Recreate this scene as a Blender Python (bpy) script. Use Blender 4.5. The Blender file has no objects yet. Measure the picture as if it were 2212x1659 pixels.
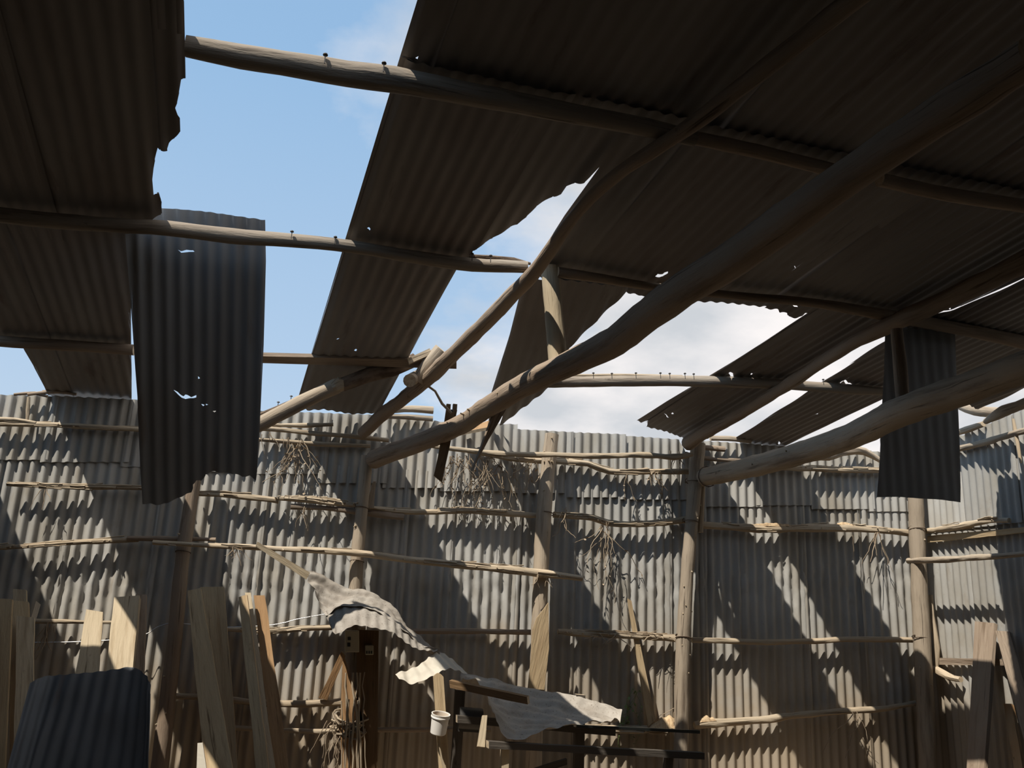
import bpy, math, random
from mathutils import Vector, Matrix, noise
random.seed(7)
SC = bpy.context.scene
COL = SC.collection
V3 = Vector

# ------------------------------------------------------------------ camera
F_PX, D, EYE = 1850.0, 7.2, 1.65          # focal length in px of a 2212 px wide frame, distance of the back wall, eye height
CX, CY = 1106.0, 829.5
_p, _r, _t = [math.radians(a) for a in (14.75, 2.55, 11.9)]
Uc = V3((math.sin(_r)*math.cos(_p), -math.cos(_r)*math.cos(_p), math.sin(_p)))
Xc = V3((math.cos(_t), 0, math.sin(_t))); Xc = (Xc - Uc*Xc.dot(Uc)).normalized()
Yc = Uc.cross(Xc)
CAM = V3((0, 0, EYE))
cd = bpy.data.cameras.new('camera'); cam = bpy.data.objects.new('camera', cd); COL.objects.link(cam)
cd.sensor_width = 36.0; cd.lens = 36.0*F_PX/2212.0; cd.clip_start = 0.02; cd.clip_end = 500
cam.matrix_world = Matrix(((Xc.x, -Xc.y, -Xc.z, 0), (Yc.x, -Yc.y, -Yc.z, 0), (Uc.x, -Uc.y, -Uc.z, EYE), (0, 0, 0, 1)))
SC.camera = cam

# ------------------------------------------------------------------ sky, sun, exposure
SUN_DIR = V3((1.25, 1.0, -2.45)).normalized()
sl = bpy.data.lights.new('sun', 'SUN'); so = bpy.data.objects.new('sun', sl); COL.objects.link(so)
sl.energy = 5.7; sl.angle = math.radians(0.55); sl.color = (1.0, 0.94, 0.84)
so.rotation_euler = SUN_DIR.to_track_quat('-Z', 'Y').to_euler(); so.location = (-6, -5, 14)
SC.view_settings.view_transform = 'Standard'; SC.view_settings.look = 'None'
SC.view_settings.exposure = 0.12; SC.view_settings.gamma = 1.0
SC.view_settings.use_curve_mapping = False
try:
    SC.cycles.use_denoising = True
    SC.cycles.max_bounces = 10; SC.cycles.diffuse_bounces = 6
    SC.cycles.sample_clamp_indirect = 6.0
except Exception: pass

def N_(nt, t, **kw):
    n = nt.nodes.new(t)
    for k, v in kw.items():
        if k in n.inputs: n.inputs[k].default_value = v
        else: setattr(n, k, v)
    return n
def ramp(nt, stops):
    n = nt.nodes.new('ShaderNodeValToRGB'); e = n.color_ramp.elements
    while len(e) < len(stops): e.new(0.5)
    for el, (p, c) in zip(e, stops):
        el.position = p; el.color = tuple(c) + (1,) if len(c) == 3 else c
    return n
def mix(nt, fac, a, b, mode='MIX'):
    n = nt.nodes.new('ShaderNodeMix'); n.data_type = 'RGBA'; n.blend_type = mode
    for s, v in ((0, fac), (6, a), (7, b)):
        if hasattr(v, 'links'): nt.links.new(v, n.inputs[s])
        elif s == 0: n.inputs[0].default_value = v
        else: n.inputs[s].default_value = tuple(v) + (1,) if len(v) == 3 else v
    return n.outputs[2]
def math_(nt, op, a, b=None):
    n = nt.nodes.new('ShaderNodeMath'); n.operation = op
    for i, v in enumerate((a, b)):
        if v is None: continue
        if hasattr(v, 'links'): nt.links.new(v, n.inputs[i])
        else: n.inputs[i].default_value = v
    return n.outputs[0]

W = bpy.data.worlds.new('sky'); SC.world = W; W.use_nodes = True
nt = W.node_tree; nt.nodes.clear(); L = nt.links
tc = N_(nt, 'ShaderNodeTexCoord'); sep = N_(nt, 'ShaderNodeSeparateXYZ'); L.new(tc.outputs['Generated'], sep.inputs[0])
zc = math_(nt, 'MAXIMUM', sep.outputs[2], 0.0)
blue = ramp(nt, [(0.0, (0.60, 0.70, 0.80)), (0.25, (0.44, 0.60, 0.80)), (0.55, (0.30, 0.49, 0.74)), (1.0, (0.19, 0.36, 0.62))]); L.new(zc, blue.inputs[0])
zq = math_(nt, 'ADD', zc, 0.22)
px_ = math_(nt, 'DIVIDE', sep.outputs[0], zq); py_ = math_(nt, 'DIVIDE', sep.outputs[1], zq)
cmb = N_(nt, 'ShaderNodeCombineXYZ'); L.new(px_, cmb.inputs[0]); L.new(py_, cmb.inputs[1]); cmb.inputs[2].default_value = 3.1
cn = N_(nt, 'ShaderNodeTexNoise', Scale=1.55, Detail=9.0, Roughness=0.55); L.new(cmb.outputs[0], cn.inputs['Vector'])
bias = math_(nt, 'MULTIPLY', math_(nt, 'MAXIMUM', math_(nt, 'MINIMUM', math_(nt, 'ADD', sep.outputs[0], -0.12), 0.20), -0.22), 1.25)
cov = math_(nt, 'ADD', cn.outputs[0], bias)
cr = ramp(nt, [(0.40, (0, 0, 0)), (0.60, (1, 1, 1))]); L.new(cov, cr.inputs[0])
cn2 = N_(nt, 'ShaderNodeTexNoise', Scale=2.6, Detail=6.0, Roughness=0.5); L.new(cmb.outputs[0], cn2.inputs['Vector'])
cc = ramp(nt, [(0.36, (0.60, 0.63, 0.67)), (0.62, (0.95, 0.91, 0.90))]); L.new(cn2.outputs[0], cc.inputs[0])
skyc = mix(nt, cr.outputs[0], blue.outputs[0], cc.outputs[0])
bg = N_(nt, 'ShaderNodeBackground', Strength=0.95); L.new(skyc, bg.inputs[0])
wo = N_(nt, 'ShaderNodeOutputWorld'); L.new(bg.outputs[0], wo.inputs[0])

# ------------------------------------------------------------------ from a sight line to a point on a real plane
def ray(x, y):
    c = V3(((x-CX)/F_PX, (y-CY)/F_PX, 1.0))
    return V3((Xc.dot(c), Yc.dot(c), Uc.dot(c)))
def PY(x, y, Y): d = ray(x, y); return CAM + d*(Y/d.y)                    # vertical plane parallel to the back wall
def PX(x, y, X): d = ray(x, y); return CAM + d*(X/d.x)                    # vertical plane parallel to the right wall
def PZ(x, y, Z): d = ray(x, y); return CAM + d*((Z-EYE)/d.z)              # level plane
RA, RB = PY(640, 890, D), PY(1590, 956, D)
RDIR = ray(430, 1550).normalized()                                         # the way the roof sheets run down to the eaves
RN = (RB-RA).cross(RDIR).normalized()
if RN.z < 0: RN = -RN
RO = PY(640, 870, D)
RU = RDIR.cross(RN).normalized()
RV = -RDIR
RO = RA + (RO-RA) - RN*((RO-RA).dot(RN))
def R(x, y, off=0.0):                                                      # roof plane
    q = ray(x, y); t = (RA - RN*off - CAM).dot(RN)/q.dot(RN); return CAM + q*t
def Rc(x, y, off=0.0, ymax=D-0.16):
    p = R(x, y, off); return p if p.y <= ymax else PY(x, y, ymax)
XR = PY(1985, 1100, D).x
def depth(p): c = p-CAM; return Xc.z*c.x + Yc.z*c.y + Uc.z*c.z

# ------------------------------------------------------------------ materials
def mat(name, base, rough=0.8, metal=0.0, var=(), bump=None, spec=0.5, uvscale=(1, 1, 1)):
    """base colour; var = list of (scale, stretch, dark colour, lo, hi) noise overlays in UV metres"""
    m = bpy.data.materials.new(name); m.use_nodes = True; nt = m.node_tree; L = nt.links
    b = nt.nodes['Principled BSDF']; b.inputs['Roughness'].default_value = rough; b.inputs['Metallic'].default_value = metal
    b.inputs['Specular IOR Level'].default_value = spec
    uv = N_(nt, 'ShaderNodeUVMap'); uv.uv_map = 'uv'
    oi = N_(nt, 'ShaderNodeObjectInfo')
    add = nt.nodes.new('ShaderNodeVectorMath'); add.operation = 'ADD'
    sc = nt.nodes.new('ShaderNodeVectorMath'); sc.operation = 'SCALE'; sc.inputs[0].default_value = (7, 13, 3); L.new(oi.outputs['Random'], sc.inputs['Scale'])
    L.new(uv.outputs[0], add.inputs[0]); L.new(sc.outputs[0], add.inputs[1])
    col = None
    for (s, st, dc, lo, hi) in var:
        mp = N_(nt, 'ShaderNodeMapping'); L.new(add.outputs[0], mp.inputs[0]); mp.inputs['Scale'].default_value = st
        nz = N_(nt, 'ShaderNodeTexNoise', Scale=s, Detail=6.0, Roughness=0.6); L.new(mp.outputs[0], nz.inputs['Vector'])
        r = ramp(nt, [(lo, (0, 0, 0)), (hi, (1, 1, 1))]); L.new(nz.outputs[0], r.inputs[0])
        col = mix(nt, r.outputs[0], col if col is not None else base, dc)
    if name == 'weathered_galvanised_sheet':
        sp = N_(nt, 'ShaderNodeSeparateXYZ'); L.new(uv.outputs[0], sp.inputs[0])
        nz = N_(nt, 'ShaderNodeTexNoise', Scale=2.2, Detail=6.0, Roughness=0.65); L.new(add.outputs[0], nz.inputs['Vector'])
        hgt = math_(nt, 'ADD', sp.outputs[1], math_(nt, 'MULTIPLY', nz.outputs[0], -1.6))
        r = ramp(nt, [(0.0, (1, 1, 1)), (0.75, (0, 0, 0))]); L.new(hgt, r.inputs[0])
        col = mix(nt, math_(nt, 'MULTIPLY', r.outputs[0], .75), col, (0.33, 0.255, 0.17))
    # slight tone difference from object to object
    hv = nt.nodes.new('ShaderNodeHueSaturation'); L.new(math_(nt, 'ADD', math_(nt, 'MULTIPLY', oi.outputs['Random'], 0.26), 0.87), hv.inputs['Value'])
    if col is None: hv.inputs['Color'].default_value = tuple(base)+(1,)
    else: L.new(col, hv.inputs['Color'])
    L.new(hv.outputs[0], b.inputs['Base Color'])
    if bump:
        s, st, strength, dist = bump
        mp = N_(nt, 'ShaderNodeMapping'); L.new(add.outputs[0], mp.inputs[0]); mp.inputs['Scale'].default_value = st
        nz = N_(nt, 'ShaderNodeTexNoise', Scale=s, Detail=5.0, Roughness=0.6); L.new(mp.outputs[0], nz.inputs['Vector'])
        bp = N_(nt, 'ShaderNodeBump', Strength=strength, Distance=dist); L.new(nz.outputs[0], bp.inputs['Height']); L.new(bp.outputs[0], b.inputs['Normal'])
    return m
M = {}
M['wall'] = mat('weathered_galvanised_sheet', (0.39, 0.38, 0.355), 0.6, 0.10,
    [(3.0, (1, .35, 1), (0.30, 0.27, 0.22), .42, .70), (9.0, (1, .2, 1), (0.24, 0.20, 0.15), .60, .80), (60.0, (1, 1, 1), (0.30, 0.28, 0.24), .62, .75)],
    (30, (1, .5, 1), .25, .004))
M['roof'] = mat('dark_roof_sheet', (0.205, 0.188, 0.175), 0.75, 0.0,
    [(2.0, (1, .3, 1), (0.16, 0.138, 0.124), .40, .65), (9.0, (1, .15, 1), (0.085, 0.055, 0.04), .60, .78)], (25, (1, .5, 1), .2, .004))  # dark grey-brown base with darker brown streaks
M['blue'] = mat('blue_grey_sheet', (0.19, 0.21, 0.235), 0.6, 0.1,
    [(2.0, (1, .3, 1), (0.13, 0.13, 0.135), .40, .65), (8.0, (1, .15, 1), (0.12, 0.08, 0.06), .60, .80)], (25, (1, .5, 1), .2, .004))  # blue in the base colour stands for sky reflected by the metal
M['slate'] = mat('slate_grey_sheet', (0.30, 0.325, 0.35), 0.7, 0.0,
    [(2.0, (1, .3, 1), (0.24, 0.24, 0.245), .40, .65), (8.0, (1, .15, 1), (0.19, 0.15, 0.12), .60, .80)], (25, (1, .5, 1), .2, .004))  # paler copy of the blue-grey, reflected sky still in the base colour
M['old'] = mat('dusty_crumpled_sheet', (0.345, 0.31, 0.265), 0.75, 0.0,
    [(5.0, (1, 1, 1), (0.26, 0.225, 0.185), .45, .65), (70.0, (1, 1, 1), (0.17, 0.14, 0.11), .60, .66)], (40, (1, 1, 1), .35, .006))
M['pale'] = mat('pale_dusty_sheet', (0.50, 0.455, 0.375), 0.75, 0.0,
    [(7.0, (1, 1, 1), (0.41, 0.36, 0.29), .5, .75)], (40, (1, 1, 1), .3, .004))
def woodmat(n, c, d1, d2, rough=0.85):
    return mat(n, c, rough, 0, [(3.0, (1, .3, 1), d1, .40, .65), (14.0, (1, .10, 1), d2, .54, .72), (55.0, (1, .035, 1), tuple(q*.55 for q in d2), .60, .70), (9.0, (1, .6, 1), tuple(q*.6 for q in d2), .68, .76)], (30, (1, .10, 1), .9, .010), .2)
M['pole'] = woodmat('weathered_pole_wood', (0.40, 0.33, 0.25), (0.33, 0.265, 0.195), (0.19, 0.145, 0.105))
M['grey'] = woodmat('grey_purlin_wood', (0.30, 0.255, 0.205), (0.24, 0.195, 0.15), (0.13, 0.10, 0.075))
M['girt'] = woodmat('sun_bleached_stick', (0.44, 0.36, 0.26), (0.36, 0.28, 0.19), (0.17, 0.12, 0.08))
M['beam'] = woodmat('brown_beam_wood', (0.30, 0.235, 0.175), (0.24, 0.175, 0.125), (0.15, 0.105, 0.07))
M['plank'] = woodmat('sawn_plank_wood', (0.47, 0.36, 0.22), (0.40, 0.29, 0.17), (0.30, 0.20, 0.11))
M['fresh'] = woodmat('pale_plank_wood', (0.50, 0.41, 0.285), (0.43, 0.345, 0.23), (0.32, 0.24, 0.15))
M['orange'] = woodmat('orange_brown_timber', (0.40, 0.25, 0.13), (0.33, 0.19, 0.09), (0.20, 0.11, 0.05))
M['dark'] = woodmat('dark_timber', (0.10, 0.085, 0.07), (0.07, 0.06, 0.05), (0.05, 0.04, 0.03))  # near-black timber tone
M['umber'] = woodmat('darkened_brown_timber', (0.17, 0.105, 0.055), (0.13, 0.08, 0.04), (0.07, 0.045, 0.025))  # darker copy of the orange-brown, with the workbench plank's shade in its colour
M['end'] = mat('end_grain', (0.50, 0.40, 0.28), .9, 0, [(30, (1, 1, 1), (0.34, 0.25, 0.16), .45, .65)], None, .2)
M['bark'] = mat('peeling_bark', (0.20, 0.15, 0.11), .95, 0, [(20, (1, .3, 1), (0.10, 0.07, 0.05), .45, .6)], (40, (1, .3, 1), .8, .012), .2)
M['twig'] = mat('dry_twig', (0.38, 0.30, 0.21), .9, 0, [(20, (1, .2, 1), (0.22, 0.16, 0.11), .45, .65)], None, .2)
M['mud'] = mat('termite_mud', (0.50, 0.37, 0.23), .98, 0, [(40, (1, 1, 1), (0.36, 0.25, 0.15), .45, .6)], (60, (1, 1, 1), .8, .01), .1)
M['sand'] = mat('sawdust', (0.62, 0.46, 0.28), .98, 0, [(60, (1, 1, 1), (0.48, 0.33, 0.19), .45, .6)], (90, (1, 1, 1), .7, .008), .1)
M['iron'] = mat('dark_iron', (0.07, 0.065, 0.06), .55, .6)
M['wire'] = mat('rusty_wire', (0.12, 0.085, 0.06), .7, .3)
M['bright'] = mat('bright_wire', (0.55, 0.53, 0.50), .4, .6)
M['white'] = mat('white_plastic', (0.74, 0.70, 0.64), .45, 0, [(10, (1, .4, 1), (0.60, 0.54, 0.46), .5, .7), (16, (2.2, .35, 1), (0.20, 0.13, 0.08), .70, .76)])
M['inner'] = mat('bucket_inside', (0.55, 0.47, 0.38), .6, 0, [(12, (1, 1, 1), (0.28, 0.18, 0.11), .55, .68)])
M['box'] = mat('cream_box', (0.42, 0.38, 0.28), .5)
M['black'] = mat('black_plastic', (0.03, 0.03, 0.03), .4)
M['green'] = mat('green_leaf', (0.16, 0.27, 0.08), .6, 0, [(20, (1, 1, 1), (0.17, 0.22, 0.08), .45, .6)])
M['steel'] = mat('dark_steel_bar', (0.06, 0.065, 0.06), .45, .7)
M['floor'] = mat('dusty_earth_floor', (0.31, 0.245, 0.18), .97, 0, [(1.2, (1, 1, 1), (0.21, 0.16, 0.115), .4, .65), (14, (1, 1, 1), (0.32, 0.26, 0.19), .5, .7)], (12, (1, 1, 1), .5, .02), .1)

# ------------------------------------------------------------------ object builders
def mk(name, verts, faces, m, parent=None, uvs=None, smooth=True, fm=None, sharp=40, base=True):
    """one mesh object, its origin at the middle of its base; uvs per vertex or per face corner"""
    vs = [V3(v) for v in verts]
    lo = V3((min(v.x for v in vs), min(v.y for v in vs), min(v.z for v in vs))); hi = V3((max(v.x for v in vs), max(v.y for v in vs), max(v.z for v in vs)))
    org = V3(((lo.x+hi.x)/2, (lo.y+hi.y)/2, lo.z))
    me = bpy.data.meshes.new(name); me.from_pydata([v-org for v in vs], [], faces)
    ms = m if isinstance(m, (list, tuple)) else [m]
    for q in ms: me.materials.append(q)
    ul = me.uv_layers.new(name='uv')
    if uvs is not None:
        k = 0
        for p in me.polygons:
            for li in p.loop_indices:
                ul.data[li].uv = uvs[k] if len(uvs) != len(vs) or len(uvs) == len(me.loops) and len(uvs) != len(vs) else uvs[me.loops[li].vertex_index]
                k += 1
    if fm:
        for p, i in zip(me.polygons, fm): p.material_index = i
    if smooth:
        me.polygons.foreach_set('use_smooth', [True]*len(me.polygons))
        try: me.set_sharp_from_angle(angle=math.radians(sharp))
        except Exception: pass
    o = bpy.data.objects.new(name, me); COL.objects.link(o)
    par(o, org, parent)
    return o
WORLD = {}
def par(o, org, parent):
    WORLD[o.name] = org
    if parent is not None:
        o.parent = parent; o.location = org - WORLD[parent.name]
    else: o.location = org
def empty(name, loc):
    o = bpy.data.objects.new(name, None); o.empty_display_size = .1; COL.objects.link(o); par(o, V3(loc), None); return o
def tag(o, label=None, cat=None, group=None, kind=None):
    for k, v in (('label', label), ('category', cat), ('group', group), ('kind', kind)):
        if v: o[k] = v
    return o
def catmull(pts, vals, step):
    if len(pts) == 2: pts = [pts[0], pts[0].lerp(pts[1], .5), pts[1]]; vals = [vals[0], (vals[0]+vals[1])/2, vals[1]]
    P = [pts[0]*2-pts[1]] + list(pts) + [pts[-1]*2-pts[-2]]; out = []; ov = []
    for i in range(1, len(P)-2):
        n = max(1, int((P[i+1]-P[i]).length/step))
        for k in range(n):
            t = k/n; a, b, c, d = P[i-1], P[i], P[i+1], P[i+2]
            out.append(0.5*((2*b)+(c-a)*t+(2*a-5*b+4*c-d)*t*t+(3*b-a-3*c+d)*t**3)); ov.append(vals[i-1]*(1-t)+vals[i]*t)
    out.append(pts[-1]); ov.append(vals[-1]); return out, ov
def tube(pts, rad, sides=10, step=.07, rough=.10, seed=0, caps=True, wob=0.0):
    """a rough round pole: returns verts, faces, uvs, material indices (1 = cut ends)"""
    c, r = catmull([V3(p) for p in pts], list(rad), step); n = len(c)
    so_ = V3((seed*3.7, seed*1.3, seed*2.1)); vs = []; uv = []; fs = []; fm = []; lu = []
    up = V3((0.13, 0.21, 1)); s = 0
    for i in range(n):
        t = (c[min(i+1, n-1)]-c[max(i-1, 0)]).normalized()
        if i == 0:
            a = t.cross(up if abs(t.dot(up.normalized())) < .9 else V3((1, 0.1, 0))).normalized()
        else:
            a = (a - t*a.dot(t)).normalized(); s += (c[i]-c[i-1]).length
        b = t.cross(a); cc_ = c[i]
        if wob: cc_ = cc_ + a*noise.noise(c[i]*3+so_)*wob + b*noise.noise(c[i]*3+so_+V3((9, 9, 9)))*wob
        for k in range(sides):
            an = 2*math.pi*k/sides; d = a*math.cos(an)+b*math.sin(an)
            q = c[i]+d*r[i]
            rr = r[i]*(1 + rough*(noise.noise(q*6+so_)*1.0 + noise.noise(q*19+so_)*.7))
            vs.append(cc_+d*rr); lu.append((an*r[i], s))
    for i in range(n-1):
        for k in range(sides):
            k2 = (k+1) % sides
            fs.append((i*sides+k, i*sides+k2, (i+1)*sides+k2, (i+1)*sides+k)); fm.append(0)
            for (ii, kk, wrap) in ((i, k, 0), (i, k2, k2 == 0), (i+1, k2, k2 == 0), (i+1, k, 0)):
                u, v = lu[ii*sides+kk]; uv.append((2*math.pi*r[ii] if wrap else u, v))
    if caps:
        for i, flip in ((0, 1), (n-1, 0)):
            ids = [i*sides+k for k in range(sides)]
            fs.append(tuple(reversed(ids)) if flip else tuple(ids)); fm.append(1)
            uv += [(math.cos(2*math.pi*k/sides)*r[i], math.sin(2*math.pi*k/sides)*r[i]) for k in (reversed(range(sides)) if flip else range(sides))]
    return vs, fs, uv, fm
class MB:
    def __init__(s): s.v = []; s.f = []; s.u = []; s.m = []
    def add(s, t):
        o = len(s.v); s.v += t[0]; s.f += [tuple(i+o for i in f) for f in t[1]]; s.u += t[2]; s.m += t[3]; return s
    def build(s, name, m, parent=None, **k): return mk(name, s.v, s.f, m, parent, s.u, fm=s.m, **k)
def pole(name, pts, rpx, m='pole', parent=None, seed=None, rough=.10, sides=11, metric=False, end='end', wob=0.0, step=.07):
    pts = [V3(p) for p in pts]
    r = [a if metric else a*depth(p)/F_PX for a, p in zip(rpx, pts)]
    seed = seed if seed is not None else len(WORLD) % 97
    t = tube(pts, r, sides, step, rough, seed, True, wob)
    return mk(name, t[0], t[1], [M[m], M[end]], parent, t[2], fm=t[3])
def slab(pts, back, nseg=1, jit=.0, seed=0):
    """flat board: the outline pts is its face, pushed along the vector back for its thickness"""
    P = [V3(p) for p in pts]; n = len(P); b = V3(back)
    vs = P + [p+b for p in P]; fs = [tuple(range(n)), tuple(reversed(range(n, 2*n)))]
    fs += [(i, i+n, (i+1) % n+n, (i+1) % n) for i in range(n)]
    ax = max(((P[i]-P[j]) for i in range(n) for j in range(i)), key=lambda q: q.length).normalized(); ay = ax.cross(b).normalized()
    if (P[1]-P[0]).cross(P[2]-P[0]).dot(b) > 0: fs = [tuple(reversed(f)) for f in fs]
    uv = []
    for f in fs:
        for i in f: uv.append(((vs[i]-P[0]).dot(ay)+(.3 if i >= n else 0), (vs[i]-P[0]).dot(ax)))
    return vs, fs, uv, [0]*len(fs)
def sidegrid(L_, R_, back, nseg, jit, seed):
    """board between a left edge L_ and right edge R_ (polylines of equal length), edges made uneven"""
    n = len(L_); s = V3((seed*2.3, seed*.7, seed*1.9)); vs = []
    w = (R_[0]-L_[0]).normalized()
    for a, b in zip(L_, R_):
        a2 = a + w*noise.noise(a*5+s)*jit; b2 = b + w*noise.noise(b*5+s+V3((4, 4, 4)))*jit
        vs += [a2, b2, b2+back, a2+back]
    fs = []; uv = []
    ln = 0; ls = [0]
    for i in range(1, n): ln += (L_[i]-L_[i-1]).length; ls.append(ln)
    wd = (R_[0]-L_[0]).length; th = back.length; us = [0, wd, wd+th, 2*wd+th, 2*wd+2*th]
    for i in range(n-1):
        for k in range(4):
            k2 = (k+1) % 4
            fs.append((i*4+k, (i+1)*4+k, (i+1)*4+k2, i*4+k2)); uv += [(us[k], ls[i]), (us[k], ls[i+1]), (us[k+1], ls[i+1]), (us[k+1], ls[i])]
    fs.append((0, 1, 2, 3)); uv += [(0, 0), (wd, 0), (wd, th), (0, th)]
    e = (n-1)*4; fs.append((e+3, e+2, e+1, e)); uv += [(0, th), (wd, th), (wd, 0), (0, 0)]
    return vs, fs, uv, [0]*(len(fs)-2)+[1, 1]
def plank(name, TL, TR, BR, BL, t, m='plank', parent=None, jit=.004, seed=None, away=None):
    """sawn board from its top edge TL-TR to its bottom edge BL-BR, thickness t"""
    TL, TR, BR, BL = [V3(p) for p in (TL, TR, BR, BL)]
    n = (TR-TL).cross(BL-TL).normalized(); c = (TL+TR+BR+BL)/4
    if n.dot(away if away is not None else c-CAM) < 0: n = -n
    k = max(2, int((BL-TL).length/.12))
    Lp = [TL.lerp(BL, i/k) for i in range(k+1)]; Rp = [TR.lerp(BR, i/k) for i in range(k+1)]
    seed = seed if seed is not None else len(WORLD) % 89
    t_ = sidegrid(Lp, Rp, n*t, k, jit, seed)
    return mk(name, t_[0], t_[1], [M[m], M['end']], parent, t_[2], fm=t_[3], sharp=30)
def to_floor(top, bot, z=0.0):
    d = bot-top; return top + d*((z-top.z)/d.z)
def lean(name, TL, TR, BR, BL, Yt, Yb, t, m='plank', z=0.0, **k):
    a, b, c, d = PY(*TL, Yt), PY(*TR, Yt), PY(*BR, Yb), PY(*BL, Yb)
    return plank(name, a, b, to_floor(b, c, z), to_floor(a, d, z), t, m, **k)
def corr(name, poly, O, U, Vd, Nn, m, pitch=.083, amp=.0130, urange=None, holes=(), dv=.10, warp=None, parent=None, off=0.0, phase=0.0, div=8, ragged=0.0, seed=0):
    """corrugated sheet: outline poly in (u, v) metres on the plane O, U, Vd; ridges run along Vd; torn holes are further outlines"""
    loops = [list(poly)] + [list(h) for h in holes]
    us = [p[0] for p in poly]; u0, u1 = min(us), max(us)
    if urange: u0, u1 = max(u0, urange[0]), min(u1, urange[1])
    if u1-u0 < .01: return None
    du = pitch/div; n = max(2, int(math.ceil((u1-u0)/du))); xs = [u0+(u1-u0)*i/n for i in range(n+1)]
    edges = []
    for lp in loops:
        for i in range(len(lp)):
            a, b = lp[i], lp[(i+1) % len(lp)]
            if abs(a[0]-b[0]) > 1e-7: edges.append((a, b) if a[0] < b[0] else (b, a))
    def ev(e, u):
        (a, b) = e; u = min(max(u, a[0]), b[0]); return a[1]+(b[1]-a[1])*(u-a[0])/(b[0]-a[0])
    vs = []; uv = []; idx = {}; fs = []
    def vert(i, v):
        k = (i, round(v, 4))
        if k not in idx:
            u = xs[i]; h = off + amp*math.cos(2*math.pi*(u+phase)/pitch) + (warp(u, v) if warp else 0)
            idx[k] = len(vs); vs.append(O + U*u + Vd*v + Nn*h); uv.append((u, v))
        return idx[k]
    for i in range(n):
        um = (xs[i]+xs[i+1])/2
        hit = sorted([(ev(e, um), e) for e in edges if e[0][0] < um <= e[1][0]], key=lambda q: q[0])
        for j in range(0, len(hit)-1, 2):
            lo, hi = hit[j][1], hit[j+1][1]
            l0, l1, h0, h1 = ev(lo, xs[i]), ev(lo, xs[i+1]), ev(hi, xs[i]), ev(hi, xs[i+1])
            if ragged:
                l0 += ragged*noise.noise(V3((xs[i]*31, seed, 1))); l1 += ragged*noise.noise(V3((xs[i+1]*31, seed, 1)))
                h0 += ragged*noise.noise(V3((xs[i]*31, seed, 5))); h1 += ragged*noise.noise(V3((xs[i+1]*31, seed, 5)))
            if h0 < l0: h0 = l0
            if h1 < l1: h1 = l1
            if h0-l0 < 1e-4 and h1-l1 < 1e-4: continue
            k0 = int(math.floor(max(l0, l1)/dv))+1; k1 = int(math.ceil(min(h0, h1)/dv))-1
            ks = [k*dv for k in range(k0, k1+1)]
            A_ = [l0]+ks+[h0]; B_ = [l1]+ks+[h1]
            for q in range(len(A_)-1):
                f = [vert(i, A_[q]), vert(i+1, B_[q]), vert(i+1, B_[q+1]), vert(i, A_[q+1])]
                g = []
                for x in f:
                    if x not in g: g.append(x)
                if len(g) >= 3: fs.append(tuple(g))
    if not fs: return None
    return mk(name, vs, fs, M[m], parent, uv, sharp=70)
def loft(name, A_, B_, m, parent=None, nu=60, nv=14, pitch=0, amp=.0, crump=.012, cf=7, seed=0, sag=0.0, across=0.0, aamp=0.0):
    """bent sheet spanned between two edge polylines (points in space), with folds and dents"""
    def res(P, n):
        P = [V3(p) for p in P]; c, _ = catmull(P, [0]*len(P), .01)
        d = [0]
        for i in range(1, len(c)): d.append(d[-1]+(c[i]-c[i-1]).length)
        out = []; j = 0
        for k in range(n+1):
            s = d[-1]*k/n
            while j < len(c)-2 and d[j+1] < s: j += 1
            t = (s-d[j])/max(1e-9, d[j+1]-d[j]); out.append(c[j].lerp(c[j+1], min(1, max(0, t))))
        return out, d[-1]
    a, la = res(A_, nu); b, lb = res(B_, nu); ss = V3((seed*5.1, seed*2.2, seed*.9))
    vs = []; uv = []; fs = []
    for i in range(nu+1):
        for j in range(nv+1):
            t = j/nv; p = a[i].lerp(b[i], t)
            n1 = (a[min(i+1, nu)]-a[max(i-1, 0)]).cross(b[i]-a[i])
            n1 = n1.normalized() if n1.length > 1e-9 else V3((0, 0, 1))
            h = (amp*math.cos(2*math.pi*(la*i/nu)/pitch) if pitch else 0) + crump*(noise.noise(p*cf+ss)+.5*noise.noise(p*cf*2.7+ss)) + sag*math.sin(math.pi*t)
            if across: h += aamp*math.cos(2*math.pi*(t*(a[i]-b[i]).length/across + .6*noise.noise(V3((i/nu*3, seed, 2)))))*(.4+.9*abs(noise.noise(V3((i/nu*5, t*3, seed)))))
            vs.append(p+n1*h); uv.append((la*i/nu, (b[i]-a[i]).length*t))
    for i in range(nu):
        for j in range(nv):
            q = i*(nv+1)+j; fs.append((q, q+nv+1, q+nv+2, q+1))
    return mk(name, vs, fs, M[m], parent, uv, sharp=55)
def nail(p, parent, up=V3((0, 0, 1)), h=.035, r=.011):
    up = up.normalized(); mb = MB()
    mb.add(tube([p-up*.02, p+up*h], [.0025, .0025], 5, 1, 0))
    mb.add(tube([p+up*h, p+up*(h+.004), p+up*(h+.008)], [r, r*.9, r*.35], 8, 1, 0))
    return mb.build('nail', [M['iron'], M['iron']], parent)
def knots(o_pts, parent, rpx, n, seed):
    """little stubs of cut twigs along a pole"""
    rnd = random.Random(seed)
    for _ in range(n):
        i = rnd.randrange(len(o_pts)-1); t = rnd.random(); p = V3(o_pts[i]).lerp(V3(o_pts[i+1]), t)
        r = rpx*depth(p)/F_PX; a = rnd.uniform(-1.2, 1.2)
        d = V3((math.sin(a), -math.cos(a), rnd.uniform(-.2, .3))).normalized()
        tb = tube([p+d*r*.7, p+d*(r*1.0+.012)], [.010, .005], 6, 1, .2, seed)
        mk('knot', tb[0], tb[1], [M['girt'], M['end']], parent, tb[2], fm=tb[3])
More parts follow.
